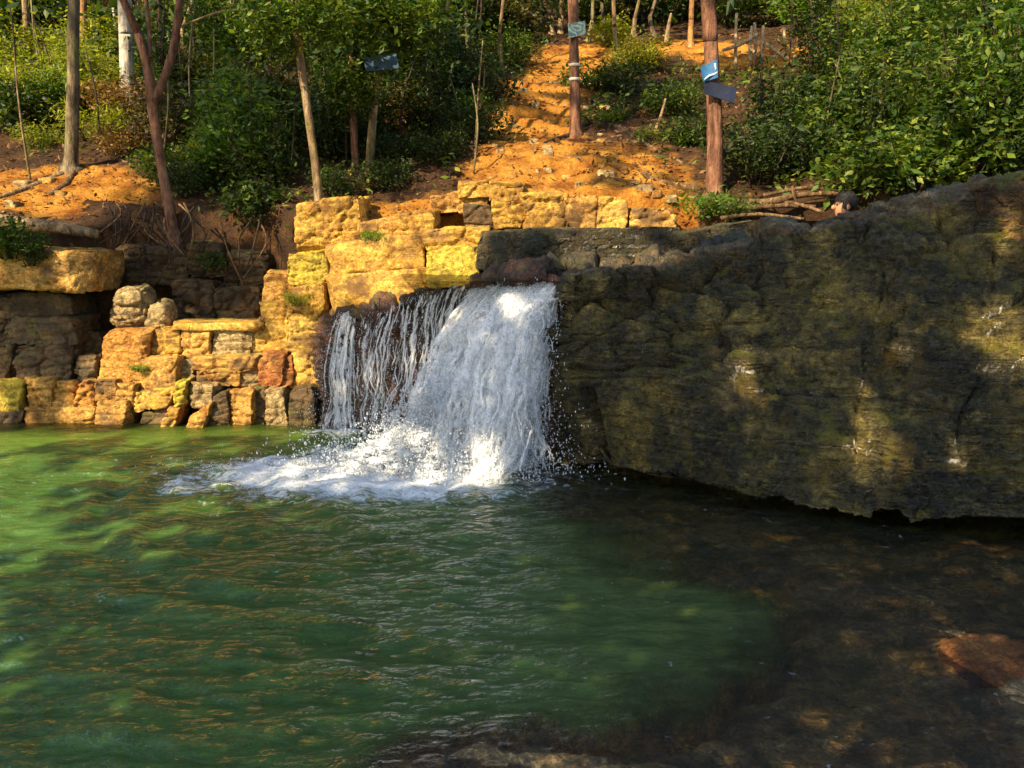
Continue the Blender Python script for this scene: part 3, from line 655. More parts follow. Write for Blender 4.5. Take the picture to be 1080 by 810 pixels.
# stream above the lip
sx = np.linspace(-1.2, 6, 120); sy = np.linspace(7.2, 9.0, 40)
X, Y = np.meshgrid(sx, sy); q3 = np.c_[X.ravel(), Y.ravel(), np.zeros(X.size)]
sme = mesh_np('upper_stream', np.c_[q3[:, :2], 1.66 + .012 * fbm(q3, 4, 3, 80)], grid_faces(120, 40))
attr(sme, 'depth', np.full(X.size, .08)); attr(sme, 'olive', np.zeros(X.size)); attr(sme, 'foam', np.zeros(X.size)); attr(sme, 'sandy', np.zeros(X.size))
tag(link('stream_water', sme, M['water']), 'shallow stream on the ledge feeding the fall', None, kind='structure')
o = block('submerged_rock', [(1030, 690), (1130, 665), (1160, 760), (1048, 745)], 3.35, .5, 'rust', 'rust orange rock breaking the shallow water near the lower right corner', 90, lit=False, rnd=.8, amp=.03, yaw=0)
o.location.z = -.155; o.scale.z = .55

# ------------------------------------------------------------------ waterfall
m = NT('white falling water'); 
n1 = m.noise(m.pos((45, 45, 17)), 1.0, 5, .7, .6)
df = m.n('BsdfDiffuse', None, Color=(.95, .96, .97)); tl = m.n('BsdfTranslucent', None, Color=(.95, .96, .97)); gs = m.n('BsdfGlossy', None, Color=(1, 1, 1), Roughness=.25)
a_ = m.n('MixShader', None, Fac=.4, _1=df.outputs[0], _2=tl.outputs[0]); a2 = m.n('MixShader', None, Fac=.12, _1=a_.outputs[0], _2=gs.outputs[0])
tp = m.n('BsdfTransparent')
M['fall'] = m.done(m.n('MixShader', None, Fac=m.ramp(n1, [(.46, .0), (.60, .92)]), _1=a2.outputs[0], _2=tp.outputs[0]))
m = NT('broken white water')
n1 = m.noise(m.pos((30, 30, 11)), 1.0, 8, .72, .5)
df = m.n('BsdfDiffuse', None, Color=(.95, .96, .97)); tl = m.n('BsdfTranslucent', None, Color=(.95, .96, .97))
a_ = m.n('MixShader', None, Fac=.4, _1=df.outputs[0], _2=tl.outputs[0])
op = m.math('ADD', m.math('MULTIPLY', m.attr('edge'), .62), m.math('MULTIPLY', m.math('SUBTRACT', n1, .5), 2.4))
M['fallsoft'] = m.done(m.n('MixShader', None, Fac=m.ramp(op, [(.06, 0.0), (.58, .96)]), _1=m.n('BsdfTransparent').outputs[0], _2=a_.outputs[0]))
m = NT('white froth'); n1 = m.noise(m.pos(), 26, 6, .7)
df = m.n('BsdfDiffuse', None, Color=(.9, .93, .95), Normal=m.bump(n1, .7, .04)); tl = m.n('BsdfTranslucent', None, Color=(.9, .93, .95))
M['froth'] = m.done(m.n('MixShader', None, Fac=.35, _1=df.outputs[0], _2=tl.outputs[0]))

SOFT = []
def strands(A0, B0, n, v_out, v_x, w, seed, brk=.12, zend=.0, dens=None, K=16, wob=.02, short=0, soft=0):
    r = np.random.default_rng(seed)
    s = r.random(n) if dens is None else np.array([dens(r) for _ in range(n)])
    p0 = A0[None] * (1 - s)[:, None] + B0[None] * s[:, None] + r.normal(0, .012, (n, 3))
    p0[:, 1] += r.uniform(0, .10, n)
    vo = r.uniform(*v_out, n); vx = v_x[0] + (v_x[1] - v_x[0]) * s + r.normal(0, .10, n)
    vel = np.stack([-.35 * vo + vx, -.93 * vo, r.uniform(-.15, .12, n)], 1)
    T = np.sqrt(2 * (p0[:, 2] - zend) / 9.8)
    t0 = np.where(r.random(n) < .45, r.uniform(0, .75, n), 0); t1 = np.where(r.random(n) < .5, t0 + r.uniform(.12, .5, n), 1.0); t1 = np.minimum(t1, 1)
    if short: t0 = np.sqrt(r.random(n)) * .95; t1 = np.minimum(1, t0 + r.uniform(.03, .14, n) * (1 if short == 1 else 2.2))
    tt = t0[:, None] + (t1 - t0)[:, None] * np.linspace(0, 1, K)[None]
    t = tt * T[:, None]
    pos = p0[:, None] + vel[:, None] * t[:, :, None]; pos[:, :, 2] -= 4.9 * t * t
    q = pos.reshape(-1, 3)
    wv = np.stack([fbm(q * np.array([5, 5, 3.0]), 1, 3, seed + j) for j in range(2)], 1).reshape(n, K, 2)
    pos[:, :, :2] += wv * (wob * (.3 + 1.8 * tt))[:, :, None]
    ww = w * np.exp(r.normal(0, .5, n))[:, None] * (.35 + .65 * np.sin(np.linspace(.12, np.pi - .12, K)))[None] * (.6 + .8 * r.random((n, K)))
    ang = r.normal(0, .6, n); sd = np.stack([np.cos(ang) * .93, -np.cos(ang) * .35 + np.sin(ang), np.zeros(n)], 1)
    if soft:
        fade = np.sin(np.linspace(.15, np.pi - .15, K))[None] * np.ones((n, 1))
        Lp = pos - sd[:, None] * ww[:, :, None]; Rp = pos + sd[:, None] * ww[:, :, None]
        V = np.stack([Lp, pos + np.array([-.35, -.93, 0]) * (ww * .35)[:, :, None], Rp], 2).reshape(-1, 3); i = np.arange(n * K * 3).reshape(n, K, 3)
        F = np.concatenate([np.stack([i[:, :-1, c], i[:, :-1, c + 1], i[:, 1:, c + 1], i[:, 1:, c]], -1).reshape(-1, 4) for c in (0, 1)])
        SOFT.append(np.stack([0 * fade, fade, 0 * fade], 2).ravel()); return V, [F]
    Lp = pos - sd[:, None] * ww[:, :, None]; Rp = pos + sd[:, None] * ww[:, :, None]
    V = np.stack([Lp, Rp], 2).reshape(-1, 3)
    i = np.arange(n * K * 2).reshape(n, K, 2)
    F = np.stack([i[:, :-1, 0], i[:, :-1, 1], i[:, 1:, 1], i[:, 1:, 0]], -1).reshape(-1, 4)
    return V, [F]
def drops(pos, rad, seed):
    oc = np.array([(1, 0, 0), (-1, 0, 0), (0, 1, 0), (0, -1, 0), (0, 0, 1), (0, 0, -1)], float)
    fo = np.array([(0, 2, 4), (2, 1, 4), (1, 3, 4), (3, 0, 4), (2, 0, 5), (1, 2, 5), (3, 1, 5), (0, 3, 5)])
    n = len(pos); rr = np.random.default_rng(seed)
    st = np.ones((n, 1, 3)); st[:, 0, 2] = rr.uniform(.8, 2.2, n)
    V = (pos[:, None] + oc[None] * rad[:, None, None] * st).reshape(-1, 3)
    F = (fo[None] + 6 * np.arange(n)[:, None, None]).reshape(-1, 3)
    return V, [F]
wf = empty('waterfall', (-.6, 7.1, 0)); tag(wf, 'white waterfall pouring over the dark rock lip into the green pool', 'waterfall')
def wpart(name, parts, mat, label=None):
    v, f = join(parts); o = link(name, mesh_np(name, v - np.array(wf.location), f), M[mat], wf)
    if label: o['label'] = label
    return o
LA, LB = P(478, 301, 7.93), P(592, 299, 7.33)
LM = LA * .62 + LB * .38
def wsoft(name, parts, label=None):
    v, f = join(parts); me = mesh_np(name, v - np.array(wf.location), f); attr(me, 'edge', np.concatenate(SOFT)); SOFT.clear()
    o = link(name, me, M['fallsoft'], wf)
    if label: o['label'] = label
CLU = np.array([.10, .30, .42, .55, .66, .74, .83, .92, .97]); CLW = np.array([.02, .05, .09, .14, .17, .19, .15, .13, .06])
bt = lambda r: float(np.clip(r.choice(CLU, p=CLW) + r.normal(0, .035), 0, 1))
wsoft('main_curtain', [strands(LM, LB, 420, (.75, 1.3), (-.90, -.42), .050, 11, dens=bt, wob=.05, soft=1),
                       strands(LM, LB, 1100, (.7, 1.5), (-1.0, -.42), .045, 12, dens=bt, wob=.08, short=2, K=8, soft=1),
                       strands(LA * .3 + LB * .7, LB, 160, (1.0, 1.5), (-.9, -.5), .045, 17, wob=.05, soft=1),
                       strands(LA, LB, 50, (.6, 1.0), (-.15, -.25), .018, 13, soft=1)])
wsoft('loose_veil', [strands(LM, LB, 300, (.6, 1.6), (-1.15, -.2), .03, 20, wob=.10, short=2, K=8, soft=1),
                     strands(P(392, 324, 8.48), LA * .85 + LB * .15, 34, (.35, .75), (-.12, -.15), .013, 15, wob=.05, soft=1),
                     strands(P(392, 324, 8.48), LA * .85 + LB * .15, 90, (.3, .9), (-.15, -.25), .012, 26, wob=.08, short=2, K=6, soft=1)], 'thin broken veil over the red-brown rock')
wsoft('thin_stream', [strands(P(360, 331, 8.68), P(376, 328, 8.6), 50, (.30, .5), (-.08, -.02), .020, 16, wob=.03, soft=1), strands(P(360, 331, 8.68), P(376, 328, 8.6), 120, (.28, .55), (-.12, .02), .018, 27, wob=.06, short=2, K=6, soft=1)], 'narrow separate stream at the left end of the fall')
wsoft('side_fringe', [strands(P(562, 304, 7.45), P(592, 300, 7.28), 34, (.5, .85), (-.40, -.1), .014, 14, wob=.05, soft=1), strands(P(562, 304, 7.45), P(592, 300, 7.28), 60, (.4, .95), (-.40, -.05), .014, 18, wob=.09, short=2, K=6, soft=1)], 'loose stringy fringe at the right edge of the fall')
wpart('flying_strings', [strands(LM, LB, 900, (.6, 1.7), (-1.15, -.15), .0035, 19, wob=.09, short=1, K=6), strands(P(392, 324, 8.48), LA, 200, (.3, .9), (-.15, -.25), .0025, 29, wob=.08, short=1, K=6), strands(P(562, 304, 7.45), P(592, 300, 7.28), 330, (.4, 1.0), (-.45, .0), .0036, 38, wob=.1, short=1, K=6)], 'froth')
# spray and froth
r = np.random.default_rng(5)
def fall_drops(n, A0, B0, spread, seed, rad=(.003, .009)):
    r = np.random.default_rng(seed); s = r.random(n)
    p0 = A0 * (1 - s)[:, None] + B0 * s[:, None]; vo = r.uniform(.5, 1.9, n)
    t = np.sqrt(r.random(n)) * .57
    pos = p0 + np.stack([-.35 * vo + r.normal(-.2, spread, n), -.93 * vo, r.normal(0, .3, n)], 1) * t[:, None]; pos[:, 2] -= 4.9 * t * t
    pos = pos[pos[:, 2] > .02]; return drops(pos, r.uniform(*rad, len(pos)), seed)
n = 14000
an = r.uniform(0, 2 * np.pi, n); rd = np.abs(r.normal(0, 1, n))
sp = np.stack([-.72 + .62 * rd * np.cos(an), 6.95 + .26 * rd * np.sin(an), np.abs(r.normal(0, 1, n)) * .40 * np.exp(-rd * .5)], 1)
n2 = 2200
far = np.stack([-.9 - np.abs(r.normal(0, .75, n2)), 6.72 + r.normal(0, .22, n2), np.abs(r.normal(0, .05, n2))], 1)
wpart('spray', [fall_drops(12000, LM, LB, .42, 21, (.002, .007)), fall_drops(1500, P(392, 324, 8.48), LA, .12, 22, (.002, .005)), fall_drops(900, P(359, 331, 8.68), P(377, 328, 8.6), .06, 23, (.002, .005)),
                drops(sp, r.uniform(.003, .009, n), 24), drops(far, r.uniform(.002, .005, n2), 25)], 'froth', 'flying droplets around the foot of the fall')
def blob(c, rad, seed, n=14, amp=.55):
    th = np.linspace(0, np.pi, n); ph = np.linspace(0, 2 * np.pi, n * 2, endpoint=False)
    T, Ph = np.meshgrid(th, ph, indexing='ij')
    d = np.stack([np.sin(T) * np.cos(Ph), np.sin(T) * np.sin(Ph), np.cos(T)], -1).reshape(-1, 3)
    nz = 1 + amp * fbm(d * 1.7 + seed, 1.5, 4, seed)
    v = c + d * rad * nz[:, None]
    i = np.arange(n * 2 * n).reshape(n, 2 * n); j = np.roll(i, -1, 1)
    return v, [np.stack([i[:-1], i[1:], j[1:], j[:-1]], -1).reshape(-1, 4)]
bl = []
for k in range(1700):   # froth
    a = r.uniform(0, 2 * np.pi); q = min(1.25, abs(r.normal(0, .7))); sc = r.uniform(.012, .05)
    bl.append(blob(np.array([-.66 + .60 * q * math.cos(a), 7.0 + .2 * q * math.sin(a), .01 + abs(r.normal(0, .24)) * math.exp(-q * .8)]), np.array([sc * 1.6, sc, sc * (1.0 if q < .9 else .7)]), 300 + k, 9, .8))
for k in range(520):   # lumps of white water inside the falling plume
    q = r.beta(1.9, 1.2); p0 = LM * (1 - q) + LB * q; t = .57 * math.sqrt(r.uniform(.12, 1)); vo = r.uniform(.8, 1.3); vx = -.95 + .5 * q
    c = p0 + np.array([(-.35 * vo + vx) * t + r.normal(0, .03), -.93 * vo * t, -4.9 * t * t])
    if c[2] > .02: sc = r.uniform(.008, .024) * (.6 + t); bl.append(blob(c, np.array([sc, sc, sc * 1.9]), 900 + k, 7))
wpart('splash_froth', bl, 'froth', 'boiling white froth where the water lands')

# ------------------------------------------------------------------ foliage
def leaves(pos, nrm_bias, L, seed, asp=.42, droop=.25):
    """one folded leaf (4 verts, 2 tris) per position"""
    r = np.random.default_rng(seed); n = len(pos)
    d = r.normal(0, 1, (n, 3)); d[:, 2] = d[:, 2] * .55 - droop; d /= np.linalg.norm(d, axis=1)[:, None]
    up = r.normal(0, .55, (n, 3)) + nrm_bias
    s = np.cross(d, up); s /= np.linalg.norm(s, axis=1)[:, None] + 1e-9
    u = np.cross(s, d)
    Ln = L * np.exp(r.normal(0, .28, n)); w = Ln * asp * .5
    b = pos; tip = pos + d * Ln[:, None]; mid = pos + d * (Ln * .45)[:, None] + u * (Ln * .06)[:, None]
    l = mid - s * w[:, None] - u * (Ln * .10)[:, None]; rr = mid + s * w[:, None] - u * (Ln * .10)[:, None]
    V = np.stack([b, rr, tip, l], 1).reshape(-1, 3)
    i = 4 * np.arange(n)[:, None]
    return V, [np.vstack([i + np.array([[0, 1, 2]]), i + np.array([[0, 2, 3]])])]
def bush_mesh(seed, h, rad, nst, per, L, asp=.42, droop=.25, tall=.5):
    r = np.random.default_rng(seed); pts = []; st = []
    for k in range(nst):
        a = r.uniform(0, 2 * np.pi); rr = rad * math.sqrt(r.random()); hh = h * r.uniform(tall, 1.0) * (1 - .35 * (rr / rad) ** 2)
        b = np.array([rr * .25 * math.cos(a), rr * .25 * math.sin(a), -.05]); e = np.array([rr * math.cos(a), rr * math.sin(a), hh])
        mid = (b + e) / 2 + np.array([r.normal(0, .05), r.normal(0, .05), .10 * h])
        t = np.clip(r.beta(2.2, 1.1, per), 0, 1)[:, None]
        c = b * (1 - t) ** 2 + 2 * mid * t * (1 - t) + e * t * t
        pts.append(c + r.normal(0, .10 * rad + .03, (per, 3)) * np.array([1, 1, .8]))
        if k % 3 == 0: st.append(tube([b, mid, e * .97], [.014, .009, .004], 5, sub=.3))
    pos = np.vstack(pts)
    lv = leaves(pos, np.array([0, -.25, .9]), L, seed + 1, asp, droop)
    return lv, join(st)
VAR = {}
def variant(key, *a, **k):
    lv, st = bush_mesh(*a, **k)
    VAR[key] = (mesh_np(key + '_foliage', lv[0], lv[1], False), mesh_np(key + '_stem', st[0], st[1]))
variant('broad', 101, 1.0,   .75, 46, 26, .115, .5)
variant('broad2', 102, 1.15, .65, 42, 28, .108, .46)
variant('fine', 103, 1.0, .8, 58, 32, .082, .42)
variant('fine2', 104, 1.3, .6, 54, 32, .085, .40)
variant('tall', 105, 1.9, .65, 56, 28, .095, .42, tall=.35)
variant('tall2', 106, 2.1, .8, 66, 26, .105, .42, tall=.3)
variant('fern', 107, .8, .8, 34, 40, .11, .22, .45)
variant('low', 108, .45, .7, 40, 22, .085, .45)
_mm = {}
def bush(var, px, py, s, mat, label, group, name='bush', Y=None, z=None, sq=1.0):
    q = hit(px, py) if Y is None else P(px, py, Y)
    t = empty(name, (q[0], q[1], q[2] - .03)); t.rotation_euler = (0, 0, random.uniform(0, 6.28)); t.scale = (s, s, s * sq)
    tag(t, label, {'bush': 'bush', 'fern': 'fern', 'weed': 'weed', 'sapling': 'sapling', 'shrub': 'shrub'}.get(name, 'plant'), group)
    for k, nm in ((0, 'foliage'), (1, 'stem')):
        key = (var, k, mat)
        if key not in _mm:
            me = VAR[var][k].copy(); me.materials.append(M[mat] if k == 0 else M['barkdark']); _mm[key] = me
        link(nm, _mm[key], None, t)
    return t
GR = 'thicket on the right bank'; GL = 'undergrowth on the left slope'; GC = 'shaded undergrowth between the trunks'; GT = 'bushes along the hilltop'; GP = 'plants beside the bare path'
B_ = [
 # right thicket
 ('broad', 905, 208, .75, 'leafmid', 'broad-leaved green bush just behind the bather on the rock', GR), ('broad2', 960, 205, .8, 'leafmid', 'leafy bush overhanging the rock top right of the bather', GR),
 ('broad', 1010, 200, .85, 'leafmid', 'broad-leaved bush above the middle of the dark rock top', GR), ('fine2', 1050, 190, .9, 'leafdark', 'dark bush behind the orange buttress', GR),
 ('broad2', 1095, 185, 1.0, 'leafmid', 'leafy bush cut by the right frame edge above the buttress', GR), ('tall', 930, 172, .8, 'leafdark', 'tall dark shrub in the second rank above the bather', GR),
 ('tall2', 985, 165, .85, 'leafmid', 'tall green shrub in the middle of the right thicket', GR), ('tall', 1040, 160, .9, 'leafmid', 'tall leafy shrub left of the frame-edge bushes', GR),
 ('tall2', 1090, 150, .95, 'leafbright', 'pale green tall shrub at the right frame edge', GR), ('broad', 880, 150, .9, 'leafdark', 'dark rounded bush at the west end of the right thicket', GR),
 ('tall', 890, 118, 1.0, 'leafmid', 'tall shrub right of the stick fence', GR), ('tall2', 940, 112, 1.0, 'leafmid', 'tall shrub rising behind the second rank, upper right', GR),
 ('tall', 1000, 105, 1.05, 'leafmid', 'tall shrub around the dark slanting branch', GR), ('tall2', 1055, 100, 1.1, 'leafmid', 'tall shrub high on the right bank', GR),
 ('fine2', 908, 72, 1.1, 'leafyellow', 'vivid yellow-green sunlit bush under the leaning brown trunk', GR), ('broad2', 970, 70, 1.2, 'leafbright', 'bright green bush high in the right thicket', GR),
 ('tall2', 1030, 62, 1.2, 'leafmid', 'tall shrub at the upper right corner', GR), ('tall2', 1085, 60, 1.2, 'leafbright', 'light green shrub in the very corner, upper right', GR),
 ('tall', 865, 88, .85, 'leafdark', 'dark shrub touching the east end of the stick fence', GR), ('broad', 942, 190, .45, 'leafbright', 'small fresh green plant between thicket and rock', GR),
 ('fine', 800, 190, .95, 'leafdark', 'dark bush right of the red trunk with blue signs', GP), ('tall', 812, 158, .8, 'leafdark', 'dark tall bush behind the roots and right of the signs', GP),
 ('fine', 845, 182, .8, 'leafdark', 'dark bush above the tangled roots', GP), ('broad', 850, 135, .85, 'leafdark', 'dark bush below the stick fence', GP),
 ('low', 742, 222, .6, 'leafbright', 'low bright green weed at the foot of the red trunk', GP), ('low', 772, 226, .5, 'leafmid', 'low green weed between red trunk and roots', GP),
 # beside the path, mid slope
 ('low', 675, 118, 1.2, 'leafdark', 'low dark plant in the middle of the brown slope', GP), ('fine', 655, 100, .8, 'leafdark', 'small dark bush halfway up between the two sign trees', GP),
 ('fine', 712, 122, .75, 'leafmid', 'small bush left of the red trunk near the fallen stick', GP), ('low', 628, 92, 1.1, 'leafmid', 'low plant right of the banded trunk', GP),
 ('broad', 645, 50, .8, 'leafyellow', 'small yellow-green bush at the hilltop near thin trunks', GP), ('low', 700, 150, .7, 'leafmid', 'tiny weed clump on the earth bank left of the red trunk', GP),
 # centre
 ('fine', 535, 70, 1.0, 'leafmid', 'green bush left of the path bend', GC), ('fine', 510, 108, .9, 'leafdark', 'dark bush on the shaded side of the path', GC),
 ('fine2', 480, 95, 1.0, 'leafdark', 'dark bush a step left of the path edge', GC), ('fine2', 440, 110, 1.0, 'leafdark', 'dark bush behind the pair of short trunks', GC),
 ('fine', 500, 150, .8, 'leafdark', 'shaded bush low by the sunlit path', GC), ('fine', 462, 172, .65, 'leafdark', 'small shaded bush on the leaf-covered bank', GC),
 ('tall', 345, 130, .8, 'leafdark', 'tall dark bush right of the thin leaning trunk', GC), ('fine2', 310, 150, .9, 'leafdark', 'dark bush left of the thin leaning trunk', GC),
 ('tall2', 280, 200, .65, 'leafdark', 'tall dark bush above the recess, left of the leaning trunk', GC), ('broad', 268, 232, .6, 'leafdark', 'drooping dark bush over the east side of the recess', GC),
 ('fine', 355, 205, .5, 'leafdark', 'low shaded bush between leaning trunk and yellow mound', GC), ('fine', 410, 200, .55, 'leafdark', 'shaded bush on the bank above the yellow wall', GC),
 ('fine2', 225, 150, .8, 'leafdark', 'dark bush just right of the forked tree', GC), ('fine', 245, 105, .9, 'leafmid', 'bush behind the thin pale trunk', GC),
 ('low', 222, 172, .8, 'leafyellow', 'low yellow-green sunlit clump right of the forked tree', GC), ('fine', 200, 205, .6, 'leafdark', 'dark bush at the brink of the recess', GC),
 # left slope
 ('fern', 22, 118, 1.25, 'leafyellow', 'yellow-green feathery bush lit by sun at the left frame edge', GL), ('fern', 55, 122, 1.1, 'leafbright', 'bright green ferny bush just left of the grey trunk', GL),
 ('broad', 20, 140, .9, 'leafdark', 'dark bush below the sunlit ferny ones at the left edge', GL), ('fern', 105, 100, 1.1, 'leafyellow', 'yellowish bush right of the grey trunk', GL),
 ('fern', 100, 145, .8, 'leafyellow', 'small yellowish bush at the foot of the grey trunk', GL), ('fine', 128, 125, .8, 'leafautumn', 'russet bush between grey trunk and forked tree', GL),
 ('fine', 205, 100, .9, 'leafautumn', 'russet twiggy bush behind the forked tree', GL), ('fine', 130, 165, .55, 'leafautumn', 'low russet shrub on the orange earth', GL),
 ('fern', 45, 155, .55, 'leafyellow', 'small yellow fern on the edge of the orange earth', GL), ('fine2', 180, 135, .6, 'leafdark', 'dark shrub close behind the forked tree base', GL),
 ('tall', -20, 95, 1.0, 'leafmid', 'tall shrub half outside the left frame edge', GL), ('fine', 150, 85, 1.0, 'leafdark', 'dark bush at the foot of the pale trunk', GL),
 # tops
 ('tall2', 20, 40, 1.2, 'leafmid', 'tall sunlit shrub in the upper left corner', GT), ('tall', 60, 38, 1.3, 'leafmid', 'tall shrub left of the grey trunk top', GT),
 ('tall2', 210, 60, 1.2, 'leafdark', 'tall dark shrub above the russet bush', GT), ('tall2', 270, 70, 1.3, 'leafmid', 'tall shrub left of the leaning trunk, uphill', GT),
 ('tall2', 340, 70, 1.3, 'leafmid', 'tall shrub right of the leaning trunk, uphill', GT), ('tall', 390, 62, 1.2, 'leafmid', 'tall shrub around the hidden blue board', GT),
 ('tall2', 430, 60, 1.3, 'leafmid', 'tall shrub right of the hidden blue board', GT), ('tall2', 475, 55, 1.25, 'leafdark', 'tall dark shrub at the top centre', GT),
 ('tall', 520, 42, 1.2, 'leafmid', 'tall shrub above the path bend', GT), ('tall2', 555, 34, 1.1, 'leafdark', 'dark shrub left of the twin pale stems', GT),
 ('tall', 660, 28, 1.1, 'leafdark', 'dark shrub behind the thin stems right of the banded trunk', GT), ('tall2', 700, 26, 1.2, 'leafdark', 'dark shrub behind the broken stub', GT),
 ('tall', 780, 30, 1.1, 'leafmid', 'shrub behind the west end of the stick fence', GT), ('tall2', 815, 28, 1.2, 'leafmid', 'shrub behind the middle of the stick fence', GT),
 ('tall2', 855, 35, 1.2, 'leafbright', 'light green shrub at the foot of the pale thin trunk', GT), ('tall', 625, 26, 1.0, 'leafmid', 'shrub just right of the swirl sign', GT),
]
for b in B_: bush(*b, name='fern' if b[0] == 'fern' else 'weed' if b[0] == 'low' else 'shrub' if b[0].startswith('tall') else 'bush')
rb = random.Random(31)
U = [(150, 300, 40, 200, 16, 'leafmid', 'shaded understory shrub between the forked tree and the leaning trunk', 'understory behind the forked tree'),
     (345, 500, 60, 170, 15, 'leafdark', 'shaded understory shrub on the dark bank left of the sunlit path', 'understory on the dark bank'),
     (0, 130, 15, 138, 30, 'leafyellow', 'sunlit understory shrub around the grey-brown trunk', 'understory around the grey-brown trunk'),
     (870, 1090, 20, 190, 26, 'leafmid', 'leafy shrub filling the right-hand thicket above the rock', 'fill of the right thicket'),
     (625, 735, 60, 160, 4, 'leafdark', 'low dark plant on the brown littered slope between the sign trees', 'plants on the littered slope'),
     (160, 560, 5, 50, 20, 'leafmid', 'shrub in the shaded wood along the top of the hill', 'hilltop shrubs'),
     (610, 860, 5, 30, 10, 'leafmid', 'shrub on the far side of the bare hilltop', 'shrubs beyond the bare hilltop')]
for x0, x1, y0, y1, n_, mt, lab, grp in U:
    for k in range(n_):
        q = rb.random(); y = y0 + (y1 - y0) * q
        m_ = mt if rb.random() < .55 else rb.choice(['leafdark', 'leafolive', 'leafbright', 'leafyellow', 'leafautumn'])
        vv = rb.choice(['fine', 'low', 'fern']) if 'plant' in lab else rb.choice(['tall', 'tall2', 'broad', 'fine2', 'fine', 'broad2'])
        bush(vv, x0 + (x1 - x0) * (k + rb.random()) / n_, y, rb.uniform(.6, 1.05) * (1.1 if y < 60 else .85), m_, lab, grp, 'shrub' if 'shrub' in lab else 'plant')
bush('broad', 8, 268, .5, 'leafmid', 'leafy plant draped over the mossy overhanging block', None, 'plant', Y=8.95)
bush('broad2', 32, 276, .36, 'leafdark', 'small dark plant hanging at the face of the overhanging block', None, 'plant', Y=8.9)
bush('broad', 224, 283, .26, 'leafdark', 'small green sprig in the dark recess', None, 'plant', Y=9.75)
bush('low', 150, 388, .22, 'leafbright', 'tuft of weeds growing beside the orange slab', None, 'weed', Y=8.92)
bush('low', 395, 250, .25, 'leafbright', 'tiny green weed on the yellow wall top', None, 'weed', Y=9.0)
bush('fern', 312, 318, .22, 'leafyellow', 'tiny yellow-green fern rooted in the sandstone wall', None, 'fern', Y=8.92)

# far wood and ground leaves: nobody could count them
def scatter(n, x0, x1, y0, y1, seed, keep):
    r = np.random.default_rng(seed); x = r.uniform(x0, x1, n); y = r.uniform(y0, y1, n)
    k = keep(x, y, r); x, y = x[k], y[k]; return np.c_[x, y, hill_z(x, y)], r
cl, r = scatter(1500, -24, 24, 16.5, 36, 201, lambda x, y, r: (poly_dist(np.c_[x, y], path_w) > 1.3) & (np.abs(x) < y * .72 + 2) & ((y > 20) | (np.abs(x - 3) > 4) | (y > 23)))
hgt = r.uniform(.3, 3.2, len(cl)) * np.clip((cl[:, 1] - 14) / 8, .35, 1.3)
cent = np.repeat(cl + np.c_[np.zeros((len(cl), 2)), hgt], 34, 0); cent = cent + r.normal(0, .5, cent.shape) * np.array([1, 1, .7])
v_, f_ = leaves(cent, np.array([0, -.3, .8]), .24, 202, .48)
tag(link('forest_undergrowth', mesh_np('forest_undergrowth', v_, f_, False), M['leafdark']), 'dense dark wood far up the hill', 'undergrowth', kind='stuff')
gl, r = scatter(34000, -13, 13, 9.3, 22, 203, lambda x, y, r: (np.exp(-(poly_dist(np.c_[x, y], path_w) / .9) ** 2) < .35 + .25 * r.random(len(x))))
pl_, r2 = scatter(5000, -3, 6, 9.4, 19, 208, lambda x, y, r: poly_dist(np.c_[x, y], path_w) < 2.0)
gl = np.vstack([gl, pl_]); gl[:, 2] += .015
v_, f_ = leaves(gl, np.array([0, 0, 1.3]), .065, 204, .5, 0.0)
tag(link('fallen_leaves', mesh_np('fallen_leaves', v_, f_, False), M['litter']), 'dry brown leaf litter covering the slope', 'leaf litter', kind='stuff')
gl, r = scatter(26000, -13, 13, 9.6, 20, 205, lambda x, y, r: (fbm(np.c_[x, y, 0 * x], .8, 3, 206) > -.05) & (poly_dist(np.c_[x, y], path_w) > 1.0) & ~((x > .9) & (x < 3.2) & (y < 19) & (r.random(len(x)) < .85)) & ~((x < -4.0) & (x > -8) & (y < 11.9)))
gl[:, 2] += r.uniform(.02, .2, len(gl))
v_, f_ = leaves(gl, np.array([0, -.2, .9]), .095, 207, .4)
tag(link('ground_foliage', mesh_np('ground_foliage', v_, f_, False), M['leafmid']), 'scattered green ground cover on the shaded slope', 'ground cover', kind='stuff')

